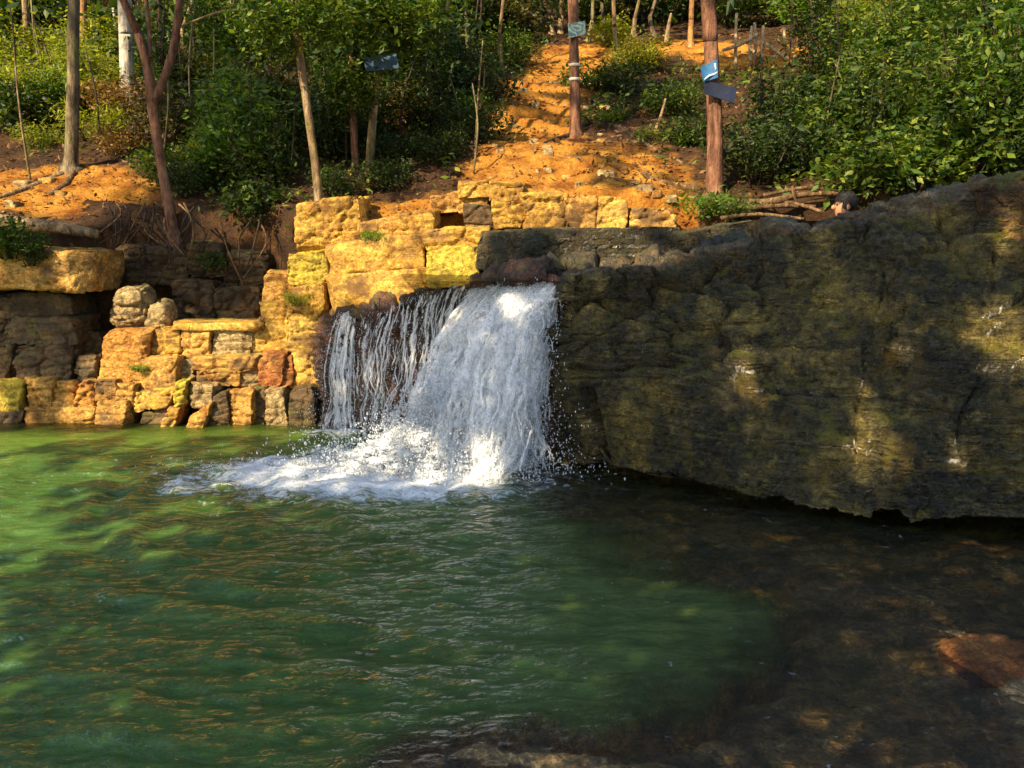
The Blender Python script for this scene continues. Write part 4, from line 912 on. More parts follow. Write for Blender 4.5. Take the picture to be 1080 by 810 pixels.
# ------------------------------------------------------------------ trees
def crown_mesh(seed, rad, n, L):
    r = np.random.default_rng(seed); k = 26
    c = r.normal(0, 1, (k, 3)); c /= np.linalg.norm(c, axis=1)[:, None]; c *= (rad * r.uniform(.35, 1.0, k))[:, None] * np.array([1, 1, .6])
    pos = np.repeat(c, n // k, 0); pos = pos + r.normal(0, rad * .19, pos.shape)
    v, f = leaves(pos, np.array([0, 0, .9]), L, seed + 1, .48); return mesh_np('crown', v, f, False)
CR = [crown_mesh(401, 1.5, 1900, .2), crown_mesh(402, 1.3, 1500, .2)]
for k, c in enumerate(CR): c.materials.append(M['leafmid'])
def tree(label, pts, mat, Y=None, low=None, crown=True, extra=5.0, wob=.12, cscale=1.0, flare=1.5, branches=(), group=None, toppx=None, nseg=12):
    """pts: (px, py, width px) from base to top; continues upward beyond the frame"""
    bx, by_, bw = pts[0]
    q0 = hit(bx, by_) if Y is None else P(bx, by_, Y)
    Yd = q0[1]
    w = [P(x, y, Yd) for x, y, _ in pts]; rd = [k * Yd / FPX / 2 for _, _, k in pts]
    base = w[0].copy()
    d = w[-1] - w[-2]; d = d / np.linalg.norm(d)
    if pts[-1][1] <= 2: w.append(w[-1] + d * extra + np.array([0, .1, 0])); rd.append(rd[-1] * .7)
    w = [w[0] + np.array([0, 0, -.25]), w[0] + np.array([0, 0, .02])] + [w[0] + (w[1] - w[0]) * .12] + w[1:]
    rd = [rd[0] * flare * 1.25, rd[0] * flare] + [rd[0] * 1.05] + rd[1:]
    t = empty('tree', base); tag(t, label, 'tree', group)
    v, f = tube(w, rd, nseg, wob, int(bx)); link('trunk', mesh_np('trunk', v - base, f), M[mat], t)
    for bp in branches:
        v, f = tube([P(x, y, Yd + dy) for x, y, _, dy in bp], [k * Yd / FPX / 2 for _, _, k, _ in bp], 8, wob, int(bp[0][0]))
        link('branch', mesh_np('branch', v - base, f), M[mat], t)
    if crown:
        c = link('crown', CR[int(bx) % 2], None, t); tp = w[-1]
        if low:
            for lx, ly, ls in low:
                lo = link('foliage', CR[int(lx) % 2], None, t); lo.location = Vector(P(lx, ly, Yd - .15) - base); lo.scale = (ls, ls, ls); lo.rotation_euler = (0, 0, lx)
        c.location = Vector(tp - base) + Vector((0, 0, .5)); c.scale = (cscale,) * 3; c.rotation_euler = (0, 0, bx)
    return t
tree('straight grey-brown trunk with mossy streaks standing on the orange earth, upper left', [(75, 178, 13), (77, 90, 12), (78, 0, 11)], 'barkgrey', flare=1.7, cscale=.9)
tree('pale whitish thick trunk behind the forked tree', [(135, 112, 15), (134, 80, 14), (133, 40, 14), (131, -5, 13)], 'barkpale', wob=.05)
tree('forked red-brown tree leaning over the dark recess', [(184, 248, 11), (172, 185, 10), (163, 130, 10), (160, 105, 11), (154, 65, 8), (143, 30, 8), (127, -6, 7)], 'barkred', wob=.15, cscale=.7,
     branches=[[(162, 110, 9, 0), (170, 90, 8, 0), (180, 62, 8, .05), (186, 30, 7, .1), (190, -8, 7, .1)], [(156, 62, 5, 0), (158, 40, 4, .1), (154, 0, 4, .2), (150, -30, 3, .2)]])
tree('thin trunk leaning left with mottled tan bark, above the yellow mound', [(337, 222, 9), (332, 170, 8), (322, 100, 8), (315, 50, 8), (311, -5, 8)], 'barktan', low=[(330, 8, .35), (280, 30, .3)], cscale=.7,
     branches=[[(313, 20, 4, 0), (295, 17, 4, -.1), (268, 12, 3, -.1), (240, 11, 3, -.1), (215, 18, 2, -.1), (196, 26, 2, -.1)]])
tree('reddish straight trunk carrying the swirl sign beside the path', [(607, 142, 12), (606, 90, 10), (605, 40, 10), (604, -5, 11)], 'barkred', cscale=.9, flare=1.35)
tree('thick red-brown trunk carrying two blue signs, at the top of the rock', [(753, 207, 18), (754, 150, 16), (752, 90, 15), (749, 40, 14), (747, -5, 15)], 'barkred', flare=1.35, wob=.14, cscale=.8)
tree('slim sunlit trunk in the far left corner', [(28, 52, 7), (28, 20, 7), (27, -5, 7)], 'barktan', cscale=.7)
tree('orange slim trunk right behind the straight grey-brown one', [(89, 64, 9), (88, 30, 8), (87, -5, 8)], 'barkorange', cscale=.7)
tree('thin pale stem left of the whitish thick trunk', [(123, 58, 3.5), (121, 20, 3.5), (118, -5, 3)], 'barkpale', cscale=.5)
tree('thin pale spindly trunk between forked tree and leaning trunk', [(237, 110, 5), (234, 60, 4), (233, -5, 4)], 'barktan', low=[(240, 45, .4), (225, 10, .35)], cscale=.6)
tree('short reddish trunk of the pair beside the leaning trunk', [(375, 178, 7), (373, 130, 7), (372, 80, 6), (371, 20, 6), (370, -5, 5)], 'barkred', low=[(368, 30, .55), (362, 85, .3)], cscale=.5)
tree('short tan trunk of the pair, under the hidden blue board', [(389, 181, 9), (393, 130, 8), (398, 70, 7), (402, 10, 6), (402, -5, 6)], 'barktan', low=[(412, 15, .45), (384, 100, .2)], cscale=.5)
tree('thin dark stem just right of the pair of short trunks', [(422, 130, 4), (421, 70, 4), (420, -5, 3)], 'barkdark', low=[(440, 20, .6)], cscale=.5)
tree('pale left stem of the twin stems near the hilltop', [(582, 36, 6), (581, 15, 5), (580, -5, 5)], 'barktan', cscale=.5)
tree('pale right stem of the twin stems near the hilltop', [(590, 34, 6), (592, 15, 5), (593, -5, 5)], 'barktan', cscale=.5)
tree('slender pale stem growing from the brown slope right of the swirl sign', [(651, 63, 4), (648, 30, 4), (647, -5, 4)], 'barktan', cscale=.5)
tree('slender dark stem right of the swirl sign', [(637, 40, 4), (636, 15, 4), (634, -5, 4)], 'barkgrey', cscale=.5)
tree('slim orange-brown trunk left of the trunk with blue signs', [(728, 48, 6), (729, 20, 5), (730, -5, 5)], 'barkorange', cscale=.5)
tree('pale thin trunk above the east end of the stick fence', [(860, 32, 7), (858, 10, 7), (857, -5, 7)], 'barkpale', cscale=.6)
tree('thick brownish trunk leaning above the yellow-green bush', [(898, 42, 15), (893, 15, 15), (889, -5, 15)], 'barkgrey', cscale=.7)
tree('orange trunk at the top edge above the right thicket', [(950, 30, 14), (948, 5, 14), (947, -6, 14)], 'barkorange', cscale=.7)
tree('thin stem at the top right among pale green shrubs', [(1072, 60, 6), (1074, 20, 6), (1076, -5, 6)], 'barkdark', cscale=.6)
tree('dim far trunk in the dark wood at top centre', [(448, 40, 7), (449, 10, 7), (450, -5, 7)], 'barkdark', cscale=.6)
tree('dim far trunk in the dark wood right of the leaning trunk', [(352, 45, 6), (351, 10, 6), (350, -5, 6)], 'barkgrey', cscale=.6)
tree('dim far trunk in the dark wood between pale trunk and leaning trunk', [(262, 50, 6), (262, 10, 6), (262, -5, 6)], 'barkdark', cscale=.6)
rs_ = random.Random(52)
for k, x in enumerate([168, 196, 252, 286, 330, 362, 412, 436, 470, 496, 530, 548, 620, 668, 690, 905, 985]):
    y = rs_.uniform(45, 100) if x < 540 else rs_.uniform(26, 48)
    tree('slender trunk standing in the shaded wood uphill', [(x, y, rs_.uniform(3.5, 6)), (x + rs_.uniform(-5, 5), y * .5, 4), (x + rs_.uniform(-9, 9), -5, 3.5)], rs_.choice(['barktan', 'barkgrey', 'barkred', 'barktan']), cscale=.35, group='slender trunks in the wood', nseg=8)
def stick(name, label, cat, pts, mat, group=None, Y=None, wob=.12, nseg=8):
    w = []
    for q in pts:
        px, py, k = q[:3]; Yq = q[3] if len(q) > 3 else Y
        h_ = hit(px, py) if Yq is None else P(px, py, Yq)
        w.append((h_, k * h_[1] / FPX / 2))
    v, f = tube([a for a, _ in w], [b for _, b in w], nseg, wob, int(pts[0][0]) + int(pts[0][1]), sub=.08)
    base = np.array(v.mean(0)); o = link(name, mesh_np(name, v - base, f), M[mat]); o.location = base
    return tag(o, label, cat, group)
stick('broken_stub', 'broken pale dead stub on the hilltop left of the trunk with signs', 'dead stub', [(703, 46, 6, 20), (705, 28, 4, 20), (708, 14, 2, 20)], 'deadwood')
stick('branch', 'dark slanting dead branch in the right thicket', 'branch', [(990, 92, 4, 9.5), (1003, 72, 4, 9.4), (1014, 48, 3, 9.4)], 'barkgrey')
stick('log', 'weathered log lying along the left bank above the overhanging block', 'log', [(-40, 226, 15, 9.55), (20, 236, 15, 9.5), (60, 240, 13, 9.5), (104, 247, 9, 9.55)], 'deadwood', wob=.2)
stick('root', 'long bare root running from the grey-brown trunk to the left edge', 'root', [(78, 176, 7), (60, 186, 7), (30, 198, 6), (-10, 212, 5)], 'deadwood')
stick('root', 'short root forking below the grey-brown trunk', 'root', [(78, 178, 8), (72, 192, 7), (52, 206, 5)], 'root')
stick('root', 'crooked dark root reaching left from the swirl sign trunk', 'root', [(604, 142, 6), (590, 146, 5), (575, 151, 4)], 'barkdark')
stick('root', 'dark root curving right of the swirl sign trunk', 'root', [(609, 138, 5), (622, 130, 5), (650, 134, 5), (668, 144, 4)], 'barkdark')
stick('root', 'thick pale root running down left of the trunk with blue signs', 'root', [(738, 200, 9), (715, 196, 7), (690, 190, 6), (672, 178, 4)], 'root')
stick('fallen_branch', 'fallen pale branch lying across the upper path', 'branch', [(545, 92, 4), (590, 88, 4), (640, 91, 4)], 'deadwood')
stick('fallen_branch', 'slanting dead stick stuck in the earth left of the signs', 'branch', [(690, 140, 4), (697, 122, 3, 13.2), (702, 104, 2, 13.2)], 'deadwood')
stick('fallen_branch', 'crossed dead stick lying behind the thick pale root', 'branch', [(675, 148, 4), (695, 160, 4), (720, 172, 3)], 'deadwood')
for k, pt in enumerate([[(700, 214, 5), (745, 209, 7), (800, 214, 8, 9.0), (850, 205, 6, 9.0), (900, 204, 5, 9.0)], [(770, 222, 6, 8.9), (820, 217, 5, 8.9), (860, 218, 4, 8.9)], [(790, 212, 5, 9.0), (835, 214, 4, 8.9), (868, 224, 4, 8.8)], [(805, 206, 4, 9.1), (850, 198, 4, 9.1), (885, 202, 3, 9.1)], [(840, 215, 3, 8.9), (835, 196, 3, 8.9)], [(760, 230, 4, 8.8), (800, 226, 4, 8.8), (848, 231, 3, 8.7)]]):
    stick('root', 'bare tangled root lying above the dark rock, left of the bather', 'root', pt, 'root', group='tangled roots above the rock')
rr = random.Random(4)
for k in range(26):
    x = rr.uniform(112, 285); y = rr.uniform(212, 236); l = rr.uniform(25, 70)
    stick('hanging_root', 'thin root dangling over the dark recess in the bank', 'root', [(x, y, 2.2, 9.95), (x + rr.uniform(-14, 14), y + l * .4, 1.6, 9.8), (x + rr.uniform(-26, 26), y + l, 1.0, 9.75)], 'barkdark' if k % 3 else 'root', group='roots hanging in the recess')
rr = random.Random(9)
for k in range(26):
    x = rr.choice([rr.uniform(560, 730), rr.uniform(100, 230), rr.uniform(420, 540)]); y = rr.uniform(70, 180); dx = rr.uniform(-26, 26)
    stick('fallen_twig', 'small dead twig lying among leaf litter on the slope', 'twig', [(x, y, 2.2), (x + dx * .5, y + rr.uniform(-4, 4), 2), (x + dx, y + rr.uniform(-7, 7), 1.4)], 'deadwood', group='twigs on the slope', nseg=5)

rr = random.Random(14)
for k in range(46):
    x = rr.choice([rr.uniform(150, 310), rr.uniform(345, 510), rr.uniform(345, 510), rr.uniform(780, 1000), rr.uniform(0, 130)]); y = rr.uniform(60, 185) if x < 900 else rr.uniform(90, 190)
    Yk = hit(x, y)[1] - rr.uniform(0, .5); hgt = rr.uniform(45, 150); lean = rr.uniform(-28, 28)
    stick('sapling', 'spindly bare sapling stem among the shrubs of the slope', 'sapling', [(x, y + 8, rr.uniform(1.8, 3.2), Yk), (x + lean * .4 + rr.uniform(-5, 5), y - hgt * .5, 2, Yk), (x + lean, y - hgt, 1.1, Yk + .1)], rr.choice(['barktan', 'barkdark', 'barkgrey', 'barkdark']), group='bare saplings in the undergrowth', nseg=5, wob=.25)
# stick fence
fb = hit(805, 66); fe = empty('stick_fence', fb); tag(fe, 'rickety fence of upright poles and slanting sticks on the hilltop', 'fence')
FY = fb[1]
M['fencewood'] = bark_mat('fence pole wood with painted sun', (.3, .19, .09), (.52, .36, .19), (.68, .5, .3), scale=2.0)  # lighter than the other dead wood: sunlight is put into the colour
def fpart(name, pts, mat='fencewood'):
    v, f = tube([P(x, y, FY + dy) for x, y, _, dy in pts], [k * FY / FPX / 2 for _, _, k, _ in pts], 7, .1, int(pts[0][0]), sub=.2); link(name, mesh_np(name, v - fb, f), M[mat], fe)
for pts in [[(776, 74, 4, 0), (776, 40, 3, 0), (777, 14, 3, 0)], [(792, 70, 4, -.1), (791, 45, 3, -.1), (793, 28, 3, 0)], [(797, 66, 3, .2), (796, 24, 3, .2)], [(804, 72, 4, -.1), (804, 50, 4, -.1), (805, 27, 3, -.1)], [(828, 76, 4, 0), (827, 50, 3, 0), (827, 29, 3, 0)], [(838, 72, 4, -.1), (838, 58, 4, -.1)]]: fpart('post', pts)
for pts in [[(762, 53, 3, -.1), (780, 47, 4, -.12), (800, 36, 4, -.15)], [(805, 44, 3, -.2), (820, 55, 4, -.2), (836, 68, 3, -.2)], [(790, 50, 3, -.15), (803, 62, 3, -.2)], [(810, 60, 3, .1), (845, 58, 3, .1)], [(822, 68, 3, 0), (850, 66, 3, 0)]]: fpart('rail', pts)

# ------------------------------------------------------------------ signs
def sign_mat(name, bg, fg, kind):
    m = NT(name); tc = m.n('TexCoord').outputs['Object']
    if kind == 'swirl':
        w = m.n('TexWave', dict(wave_type='RINGS', rings_direction='SPHERICAL'), Vector=tc, Scale=4.0, Distortion=14.0, Detail=3.0, Detail_Scale=1.6).outputs['Fac']
        f = m.ramp(w, [(.45, 0.0), (.6, .8)])
    else:
        w = m.n('TexWave', dict(bands_direction='DIAGONAL'), Vector=tc, Scale=1.2, Distortion=3.0, Detail=1.0).outputs['Fac']
        f = m.ramp(w, [(.80, 0.0), (.9, .9)])
    wear = m.noise(tc, 18, 5)
    c = m.mix(f, bg, fg); c = m.mix(1.0, c, m.ramp(wear, [(.3, .65), (.7, 1.15)]), 'MULTIPLY')
    return m.done(m.n('BsdfPrincipled', None, Base_Color=c, Roughness=.5))
M['blue'] = sign_mat('blue sign paint', (.03, .14, .30), (.55, .72, .8), 'swash')
M['navy'] = plain_mat('navy sign paint', (.006, .013, .040), .85, .4, 9)
M['swirl'] = sign_mat('green white swirl sign paint', (.09, .18, .16), (.33, .42, .38), 'swirl')
M['dimblue'] = plain_mat('dull blue board paint', (.018, .055, .085), .6, .4, 9)
M['band'] = plain_mat('pale band tape', (.6, .52, .4), .7, .2)
def board(name, label, quad, Y, mat, th=.02):
    c = np.array([P(x, y, Y) for x, y in quad]); base = c.mean(0)
    n_ = 6; g = np.linspace(0, 1, n_ + 1); A_, B2 = np.meshgrid(g, g); a, b = A_.ravel()[:, None], B2.ravel()[:, None]
    F_ = (c[3] * (1 - a) + c[2] * a) * (1 - b) + (c[0] * (1 - a) + c[1] * a) * b
    F_[:, 1] += .012 * np.sin(a[:, 0] * 5)
    Bk = F_ + np.array([0, th, 0]); nv_ = len(F_)
    f = grid_faces(n_ + 1, n_ + 1); i = np.arange(nv_).reshape(n_ + 1, n_ + 1)
    ring = np.r_[i[0], i[1:, -1], i[-1, -2::-1], i[-2:0:-1, 0]]; rn = np.roll(ring, -1)
    side = np.stack([rn, ring, ring + nv_, rn + nv_], -1)
    v = np.vstack([F_, Bk]) - base
    t = empty(name, base); tag(t, label, 'sign'); link('board', mesh_np('board', v, [np.vstack([f, f[:, ::-1] + nv_, side])], False), M[mat], t)
    for k in (.3, .7):
        q = (c[3] * (1 - k) + c[2] * k) * .5 + (c[0] * (1 - k) + c[1] * k) * .5
        vv, ff = blob(np.array([q[0], q[1] - .006, q[2]]) - base, np.array([.004, .003, .004]), 3, 6); link('nail', mesh_np('nail', vv, ff), M['deadwood'], t)
    return t
Yj = hit(753, 207)[1]; Yi = hit(607, 142)[1]
sg = board('sign', 'small bright blue sign with a white swash, upper of two on the thick red trunk', [(739, 70), (756, 63), (757, 82), (742, 86)], Yj - .19, 'blue')
sw_ = [P(x, y, Yj - .197) for x, y in ((743, 84), (748, 80), (753, 78.5), (756.5, 76))]; v, f = tube(sw_, [.006, .012, .012, .008], 8, sub=.02); link('swash', mesh_np('swash', v - np.array(sg.location), f), plain_mat('white sign paint', (.6, .68, .72), .5, .1), sg)
v, f = tube([P(754, 67, Yj - .195), P(755, 74, Yj - .195)], [.012, .010], 8, sub=.02); link('swash', mesh_np('swash', v - np.array(sg.location), f), bpy.data.materials['white sign paint'], sg)
board('sign', 'larger dark navy sign tilted down to the right, lower on the thick red trunk', [(744, 84), (777, 93), (774, 109), (742, 98)], Yj - .17, 'navy')
board('sign', 'pale green and white sign with swirl marks on the slim reddish trunk', [(599, 25), (617, 22), (618, 36), (600, 40)], Yi - .12, 'swirl')
board('sign', 'dull blue board half hidden in leaves on the short tan trunk', [(383, 61), (418, 57), (421, 72), (386, 75)], hit(389, 181)[1] - .45, 'dimblue')
for y, lab in ((69, 'upper pale band tied round the slim reddish trunk'), (84, 'lower pale band tied round the slim reddish trunk')):
    q = P(606, y, Yi); v, f = tube([q - np.array([0, 0, .022]), q + np.array([0, 0, .022])], [.089, .087], 16); o = link('tape_band', mesh_np('tape_band', v - q, f), M['band']); o.location = q; tag(o, lab, 'band')

# ------------------------------------------------------------------ bather behind the rock crest
hd = P(890, 214, 8.0)
per = empty('person', (hd[0], 8.0, hd[2] - .777)); tag(per, 'dark-haired bather sitting low behind the rock crest, only the head showing', 'person')
M['skin'] = plain_mat('sunlit skin', (.50, .22, .11), .5, .1, 8); M['hair'] = plain_mat('black hair', (.006, .005, .004), .75, .3, 60); M['shorts'] = plain_mat('dark shorts', (.02, .025, .04), .8, .2); M['eye'] = plain_mat('dark eye', (.01, .01, .01), .2, .1)
J, E, S_ = [], [], []
def jn(p, rad, par=None):
    J.append(p); S_.append(rad)
    if par is not None: E.append((par, len(J) - 1))
    return len(J) - 1
pel = jn((0, 0, .10), .13); bel = jn((0, .02, .26), .12, pel); che = jn((0, .03, .42), .135, bel); nb = jn((0, .02, .55), .06, che); nk = jn((0, 0, .62), .052, nb)
sk0 = jn((-.015, 0, .69), .075, nk); sk1 = jn((-.005, .005, .76), .088, sk0); sk2 = jn((.005, .01, .82), .066, sk1)
for s in (-1, 1):
    sh_ = jn((.0, .02 + .0, .50), .07, che) if False else jn((.03 * 0, s * .17, .49), .06, che)
    el = jn((-.12, s * .24, .26), .042, sh_); wr = jn((-.34, s * .18, .12), .028, el); pm = jn((-.41, s * .17, .10), .03, wr)
    for a in range(4): 
        f1 = jn((-.46, s * (.145 + .018 * a), .095), .0095, pm); f2 = jn((-.495 - .008 * (a in (1, 2)), s * (.143 + .019 * a), .075), .0085, f1)
    th_ = jn((-.42, s * .135, .095), .011, pm); jn((-.455, s * .118, .085), .009, th_)
    hp = jn((-.06, s * .10, .09), .095, pel); kn = jn((-.44, s * .13, .22), .062, hp); an_ = jn((-.68, s * .12, -.06), .042, kn); jn((-.84, s * .13, -.08), .035, an_)
bm = bpy.data.meshes.new('body'); bm.from_pydata(J, E, []); 
body = link('body', bm, M['skin'], per)
sk = body.modifiers.new('skin', 'SKIN'); sk.use_smooth_shade = True
for k, s in enumerate(S_): bm.skin_vertices[0].data[k].radius = (s, s)
bm.skin_vertices[0].data[0].use_root = True
sb = body.modifiers.new('sub', 'SUBSURF'); sb.levels = 2; sb.render_levels = 2
per.rotation_euler = (0, 0, R(4))
v, f = blob(np.array([.022, 0, .785]), np.array([.104, .096, .104]), 71, 18, .12)
keepz = v.copy(); cut = (keepz[:, 0] < -.045) & (keepz[:, 2] < .785); v[cut] = np.array([.02, 0, .77]) + (v[cut] - np.array([.02, 0, .77])) * .55
hr = np.random.default_rng(3); hs_ = v[(v[:, 2] > .70) & ~cut]; hs_ = hs_[hr.integers(0, len(hs_), 1500)] + hr.normal(0, .004, (1500, 3))
od = hs_ - np.array([.022, 0, .785]); od /= np.linalg.norm(od, axis=1)[:, None]; hd_ = od * .35 + np.array([-.25, 0, -.75]) + hr.normal(0, .25, (1500, 3)); hd_ /= np.linalg.norm(hd_, axis=1)[:, None]
sd_ = np.cross(hd_, od); sd_ /= np.linalg.norm(sd_, axis=1)[:, None]; ln_ = hr.uniform(.02, .045, 1500)[:, None]
hv_ = np.stack([hs_ - sd_ * .003, hs_ + sd_ * .003, hs_ + hd_ * ln_], 1).reshape(-1, 3); hf_ = np.arange(4500).reshape(-1, 3)
v, f = join([(v, f), (hv_, [hf_])])
link('hair', mesh_np('hair', v, f), M['hair'], per)
v, f = blob(np.array([-.10, 0, .735]), np.array([.022, .013, .022]), 5, 10); link('nose', mesh_np('nose', v, f), M['skin'], per)
for s in (-1, 1):
    v, f = blob(np.array([-.083, s * .032, .762]), np.array([.008, .012, .007]), 5, 8); link('eye', mesh_np('eye', v, f), M['eye'], per)
    v, f = blob(np.array([.005, s * .088, .74]), np.array([.018, .010, .03]), 5, 8); link('ear', mesh_np('ear', v, f), M['skin'], per)
v, f = tube([(.02, -.11, .09), (.0, 0, .10), (.02, .11, .09)], [.15, .16, .15], 14); link('shorts', mesh_np('shorts', v, f), M['shorts'], per)

# ------------------------------------------------------------------ sun, and unseen trees behind the viewer, crowns shaped to the wanted shade
S = np.array([-.52, -.60, .61]); S /= np.linalg.norm(S)
e1 = np.cross(S, [0, 0, 1.0]); e1 /= np.linalg.norm(e1); e2 = np.cross(e1, S)
rs = np.random.default_rng(77)
def P_sub(V, n): return V[rs.choice(len(V), min(n, len(V)), False)]
facev = Vr.reshape(nvr, nur, 3)[27:, :].reshape(-1, 3)
facev = facev[(facev[:, 1] < 8.6) & (facev[:, 0] < 6.5)]
fp = proj(facev)
dap = [(788, 378, 17, 28), (782, 428, 9, 12), (921, 464, 25, 46), (1066, 364, 32, 44), (1062, 258, 13, 28), (1008, 466, 13, 16), (950, 362, 10, 10)]
isd = np.zeros(len(facev), bool)
for x, y, a, b in dap: isd |= ((fp[:, 0] - x) / a) ** 2 + ((fp[:, 1] - y) / b) ** 2 < 1
shf = (fp[:, 0] > 596) & (fp[:, 0] < 725) & (fp[:, 1] < 281) & (facev[:, 2] < 1.97) & (facev[:, 1] > 7.15)
isd |= shf
fvv = Vf[(Vf[:, 2] > -.05) & (Vf[:, 1] < 8.9)]; fpv = proj(fvv); fvv = fvv[(fpv[:, 0] > 345) & ((fpv[:, 0] < 450) | (fpv[:, 0] > 572) | (rs.random(len(fvv)) < .18))]
WX, WY = np.meshgrid(np.arange(-6, 5, .12), np.arange(2.2, 8.2, .12)); wpt = np.c_[WX.ravel(), WY.ravel(), np.zeros(WX.size)]; wp = proj(wpt)
wsgn = wp[:, 0] - (330 - (wp[:, 1] - 480) * 1.05 + 150 * fbm(wpt, .9, 3, 33) + 60 * fbm(wpt, 3, 2, 34))
wpsh = .08 + .90 * sstep(-270, 150, wsgn); wpsh = np.maximum(wpsh, .90 * sstep(330, 520, wp[:, 0])); wpsh = np.where(wp[:, 0] > 430, 1.0, wpsh); wpsh = np.where((np.hypot((wpt[:, 0] + .9) / 1.1, (wpt[:, 1] - 6.85) / .65) < 1), .12, wpsh); wpsh = np.where((wpt[:, 0] > np.interp(wpt[:, 1], shore[:, 1], shore[:, 0]) + .35) & (wp[:, 1] > 545), .55, wpsh)
wsh = wpt[rs.random(len(wpt)) < wpsh]
wl = (wsgn < -260)
strip = np.array([P(x, y, 8.32) for x in range(506, 722, 6) for y in range(246, 270, 5)])
HX, HY = np.meshgrid(np.arange(-8, 9, .2), np.arange(9, 17, .2)); hp_ = np.c_[HX.ravel(), HY.ravel(), hill_z(HX.ravel(), HY.ravel())]; hpp = proj(hp_)
hl = (poly_dist(hp_[:, :2], path_w) < np.where(hp_[:, 1] < 13.2, 1.5, .95)) & (hp_[:, 1] < 15); hl |= (hpp[:, 0] < 130) & (hpp[:, 1] > 145)
hs = ((hpp[:, 0] > 200) & (hpp[:, 0] < 505) & (hpp[:, 1] < 208) & (fbm(hp_, 1.1, 3, 91) > -.22)) | ((hpp[:, 0] > 770) & (rs.random(len(hp_)) < .12)) | ((hpp[:, 0] > 130) & (hpp[:, 0] < 232) & (hpp[:, 1] > 195) & (rs.random(len(hp_)) < .97))
blot = (fbm(hp_, 1.5, 3, 95) > .16) & (hpp[:, 0] > 490) & (hpp[:, 0] < 750) & (hpp[:, 1] < 205)
hl &= ~blot; hs |= blot
hs &= ~hl
rec = np.array([P(x, y, 9.7) for x in range(100, 275, 5) for y in range(225, 345, 5) if not (x < 180 and y > 296) and not (x > 232 and y < 275)])
rec = rec[(fbm(rec, 2.6, 3, 96) > -.12) | (rec[:, 2] < 1.6)]
but = np.array([P(x, y, 6.25) for x in range(1050, 1150, 5) for y in range(180, 345, 5)]); bp_ = proj(but); but = but[~((bp_[:, 0] > 1066) & (np.abs(bp_[:, 1] - 255) < 40))]
dark_left = np.array([P(x, y, 9.1) for x in range(-20, 100, 6) for y in range(322, 398, 6)])
shade = np.vstack([P_sub(facev[~isd], 30000), P_sub(fvv, 12000), wsh, strip, hp_[hs], dark_left, rec, but])
lit = np.vstack(LITV + [facev[isd], wpt[wl], hp_[hl]])
CS = .12
def cell(p): return np.round(np.c_[p @ e1, p @ e2] / CS).astype(int)
lc = set(map(tuple, cell(lit)))
sc_, first = np.unique(cell(shade), axis=0, return_index=True)
keep = [k for k, c in zip(first, sc_) if tuple(c) not in lc]
tgt = shade[keep]
Ln = (tgt[:, 1] + .9 + rs.uniform(0, 1.6, len(tgt))) / -S[1]
cen = tgt + S * Ln[:, None]
ctrs = np.array([(-12.5, -3.0, 7.0), (-7.0, -2.6, 7.5), (-4.0, -2.8, 4.6)])
which = np.argmin(np.linalg.norm((cen[:, None] - ctrs[None]) * np.array([1, .3, .6]), axis=2), 1)
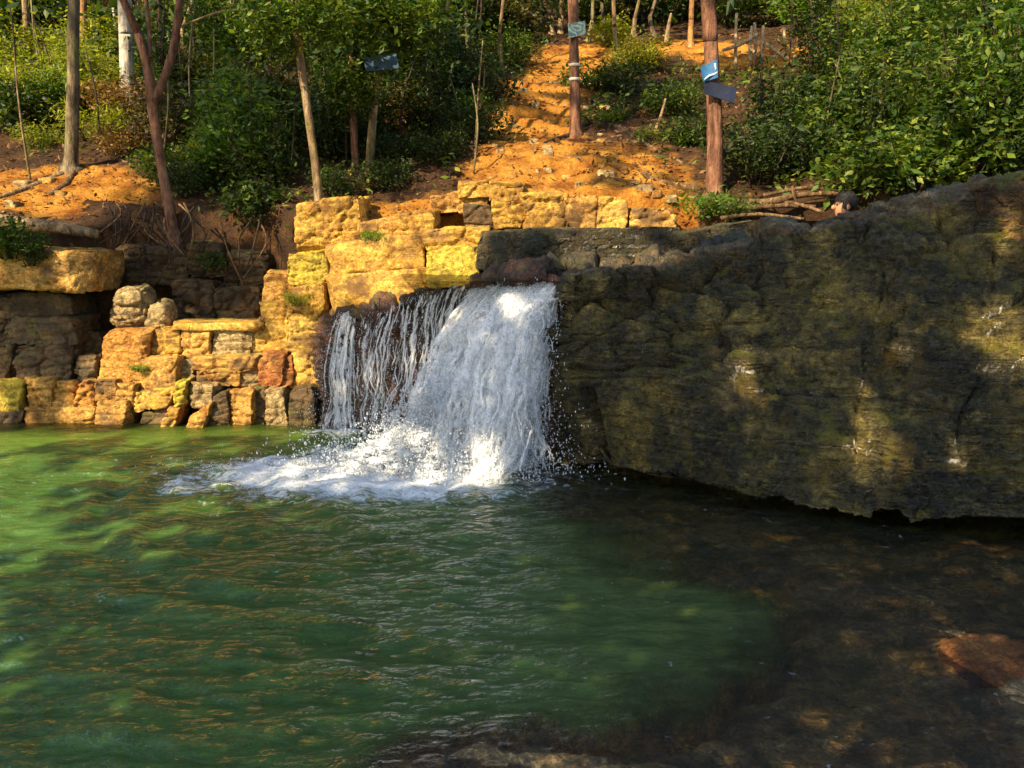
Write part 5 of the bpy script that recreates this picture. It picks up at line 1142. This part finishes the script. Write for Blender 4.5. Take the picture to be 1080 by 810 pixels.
for k in range(3):
    cc = cen[which == k]
    if not len(cc): continue
    mid_ = cc.mean(0); bx_, by_ = mid_[0] - .5, min(mid_[1] - .8, -2.2)
    t = empty('shade_tree', (bx_, by_, -.1)); tag(t, ['spreading tree standing well to one side behind the viewer', 'tall spreading tree behind the viewer shading the fall', 'low-branched tree close behind the viewer shading the rock'][k], 'tree', 'trees behind the viewer')
    base = np.array([bx_, by_, -.1])
    top = np.array([mid_[0], mid_[1] - .3, mid_[2]])
    v, f = tube([base, base + (top - base) * .5 + np.array([.1, -.2, 0]), top], [.22, .17, .08], 12, .12, k); link('trunk', mesh_np('trunk', v - base, f), M['barkgrey'], t)
    idx = rs.choice(len(cc), min(14, len(cc)), False); tb = []
    for i in idx:
        s0 = base + (top - base) * rs.uniform(.55, .95); tb.append(tube([s0, (s0 + cc[i]) / 2 + np.array([0, 0, .2]), cc[i]], [.05, .03, .01], 6, sub=.4))
    v, f = join(tb); link('branches', mesh_np('branches', v - base, f), M['barkgrey'], t)
    pos = np.repeat(cc, 21, 0); pos = pos + rs.normal(0, .045, pos.shape) + S * rs.normal(0, .35, (len(pos), 1))
    v, f = leaves(pos, S * 1.6, .115, 500 + k, .6); link('crown', mesh_np('crown', v - base, f, False), M['leafmid'], t)
print('shade cells', len(tgt))

sun = bpy.data.lights.new('sun', 'SUN'); sun.energy = 5.0; sun.angle = R(.45); sun.color = (1.0, .82, .55)
so_ = bpy.data.objects.new('sun', sun); C.objects.link(so_); so_.rotation_euler = Vector(S).to_track_quat('Z', 'Y').to_euler(); so_.location = (-10, -12, 14)
w = bpy.data.worlds.new('World'); scene.world = w; w.use_nodes = True
nt = w.node_tree; bg = nt.nodes['Background']; sky = nt.nodes.new('ShaderNodeTexSky'); sky.sky_type = 'NISHITA'; sky.sun_disc = False
sky.sun_elevation = math.asin(S[2]); sky.sun_rotation = math.atan2(S[0], S[1]); nt.links.new(sky.outputs[0], bg.inputs[0]); bg.inputs[1].default_value = .115

cam = bpy.data.cameras.new('camera'); cam.sensor_width = 36; cam.lens = 36 * FPX / 1080; cam.clip_end = 300; cam.clip_start = .05
co = bpy.data.objects.new('camera', cam); C.objects.link(co); co.location = CAM; co.rotation_euler = (math.pi / 2 - PITCH, 0, 0); scene.camera = co
scene.view_settings.view_transform = 'Standard'; scene.view_settings.look = 'None'; scene.view_settings.exposure = 1.1; scene.view_settings.gamma = 1
scene.render.engine = 'CYCLES'
cy = scene.cycles; cy.max_bounces = 7; cy.diffuse_bounces = 3; cy.glossy_bounces = 3; cy.transmission_bounces = 4; cy.transparent_max_bounces = 40; cy.use_denoising = True; cy.caustics_reflective = False; cy.caustics_refractive = False
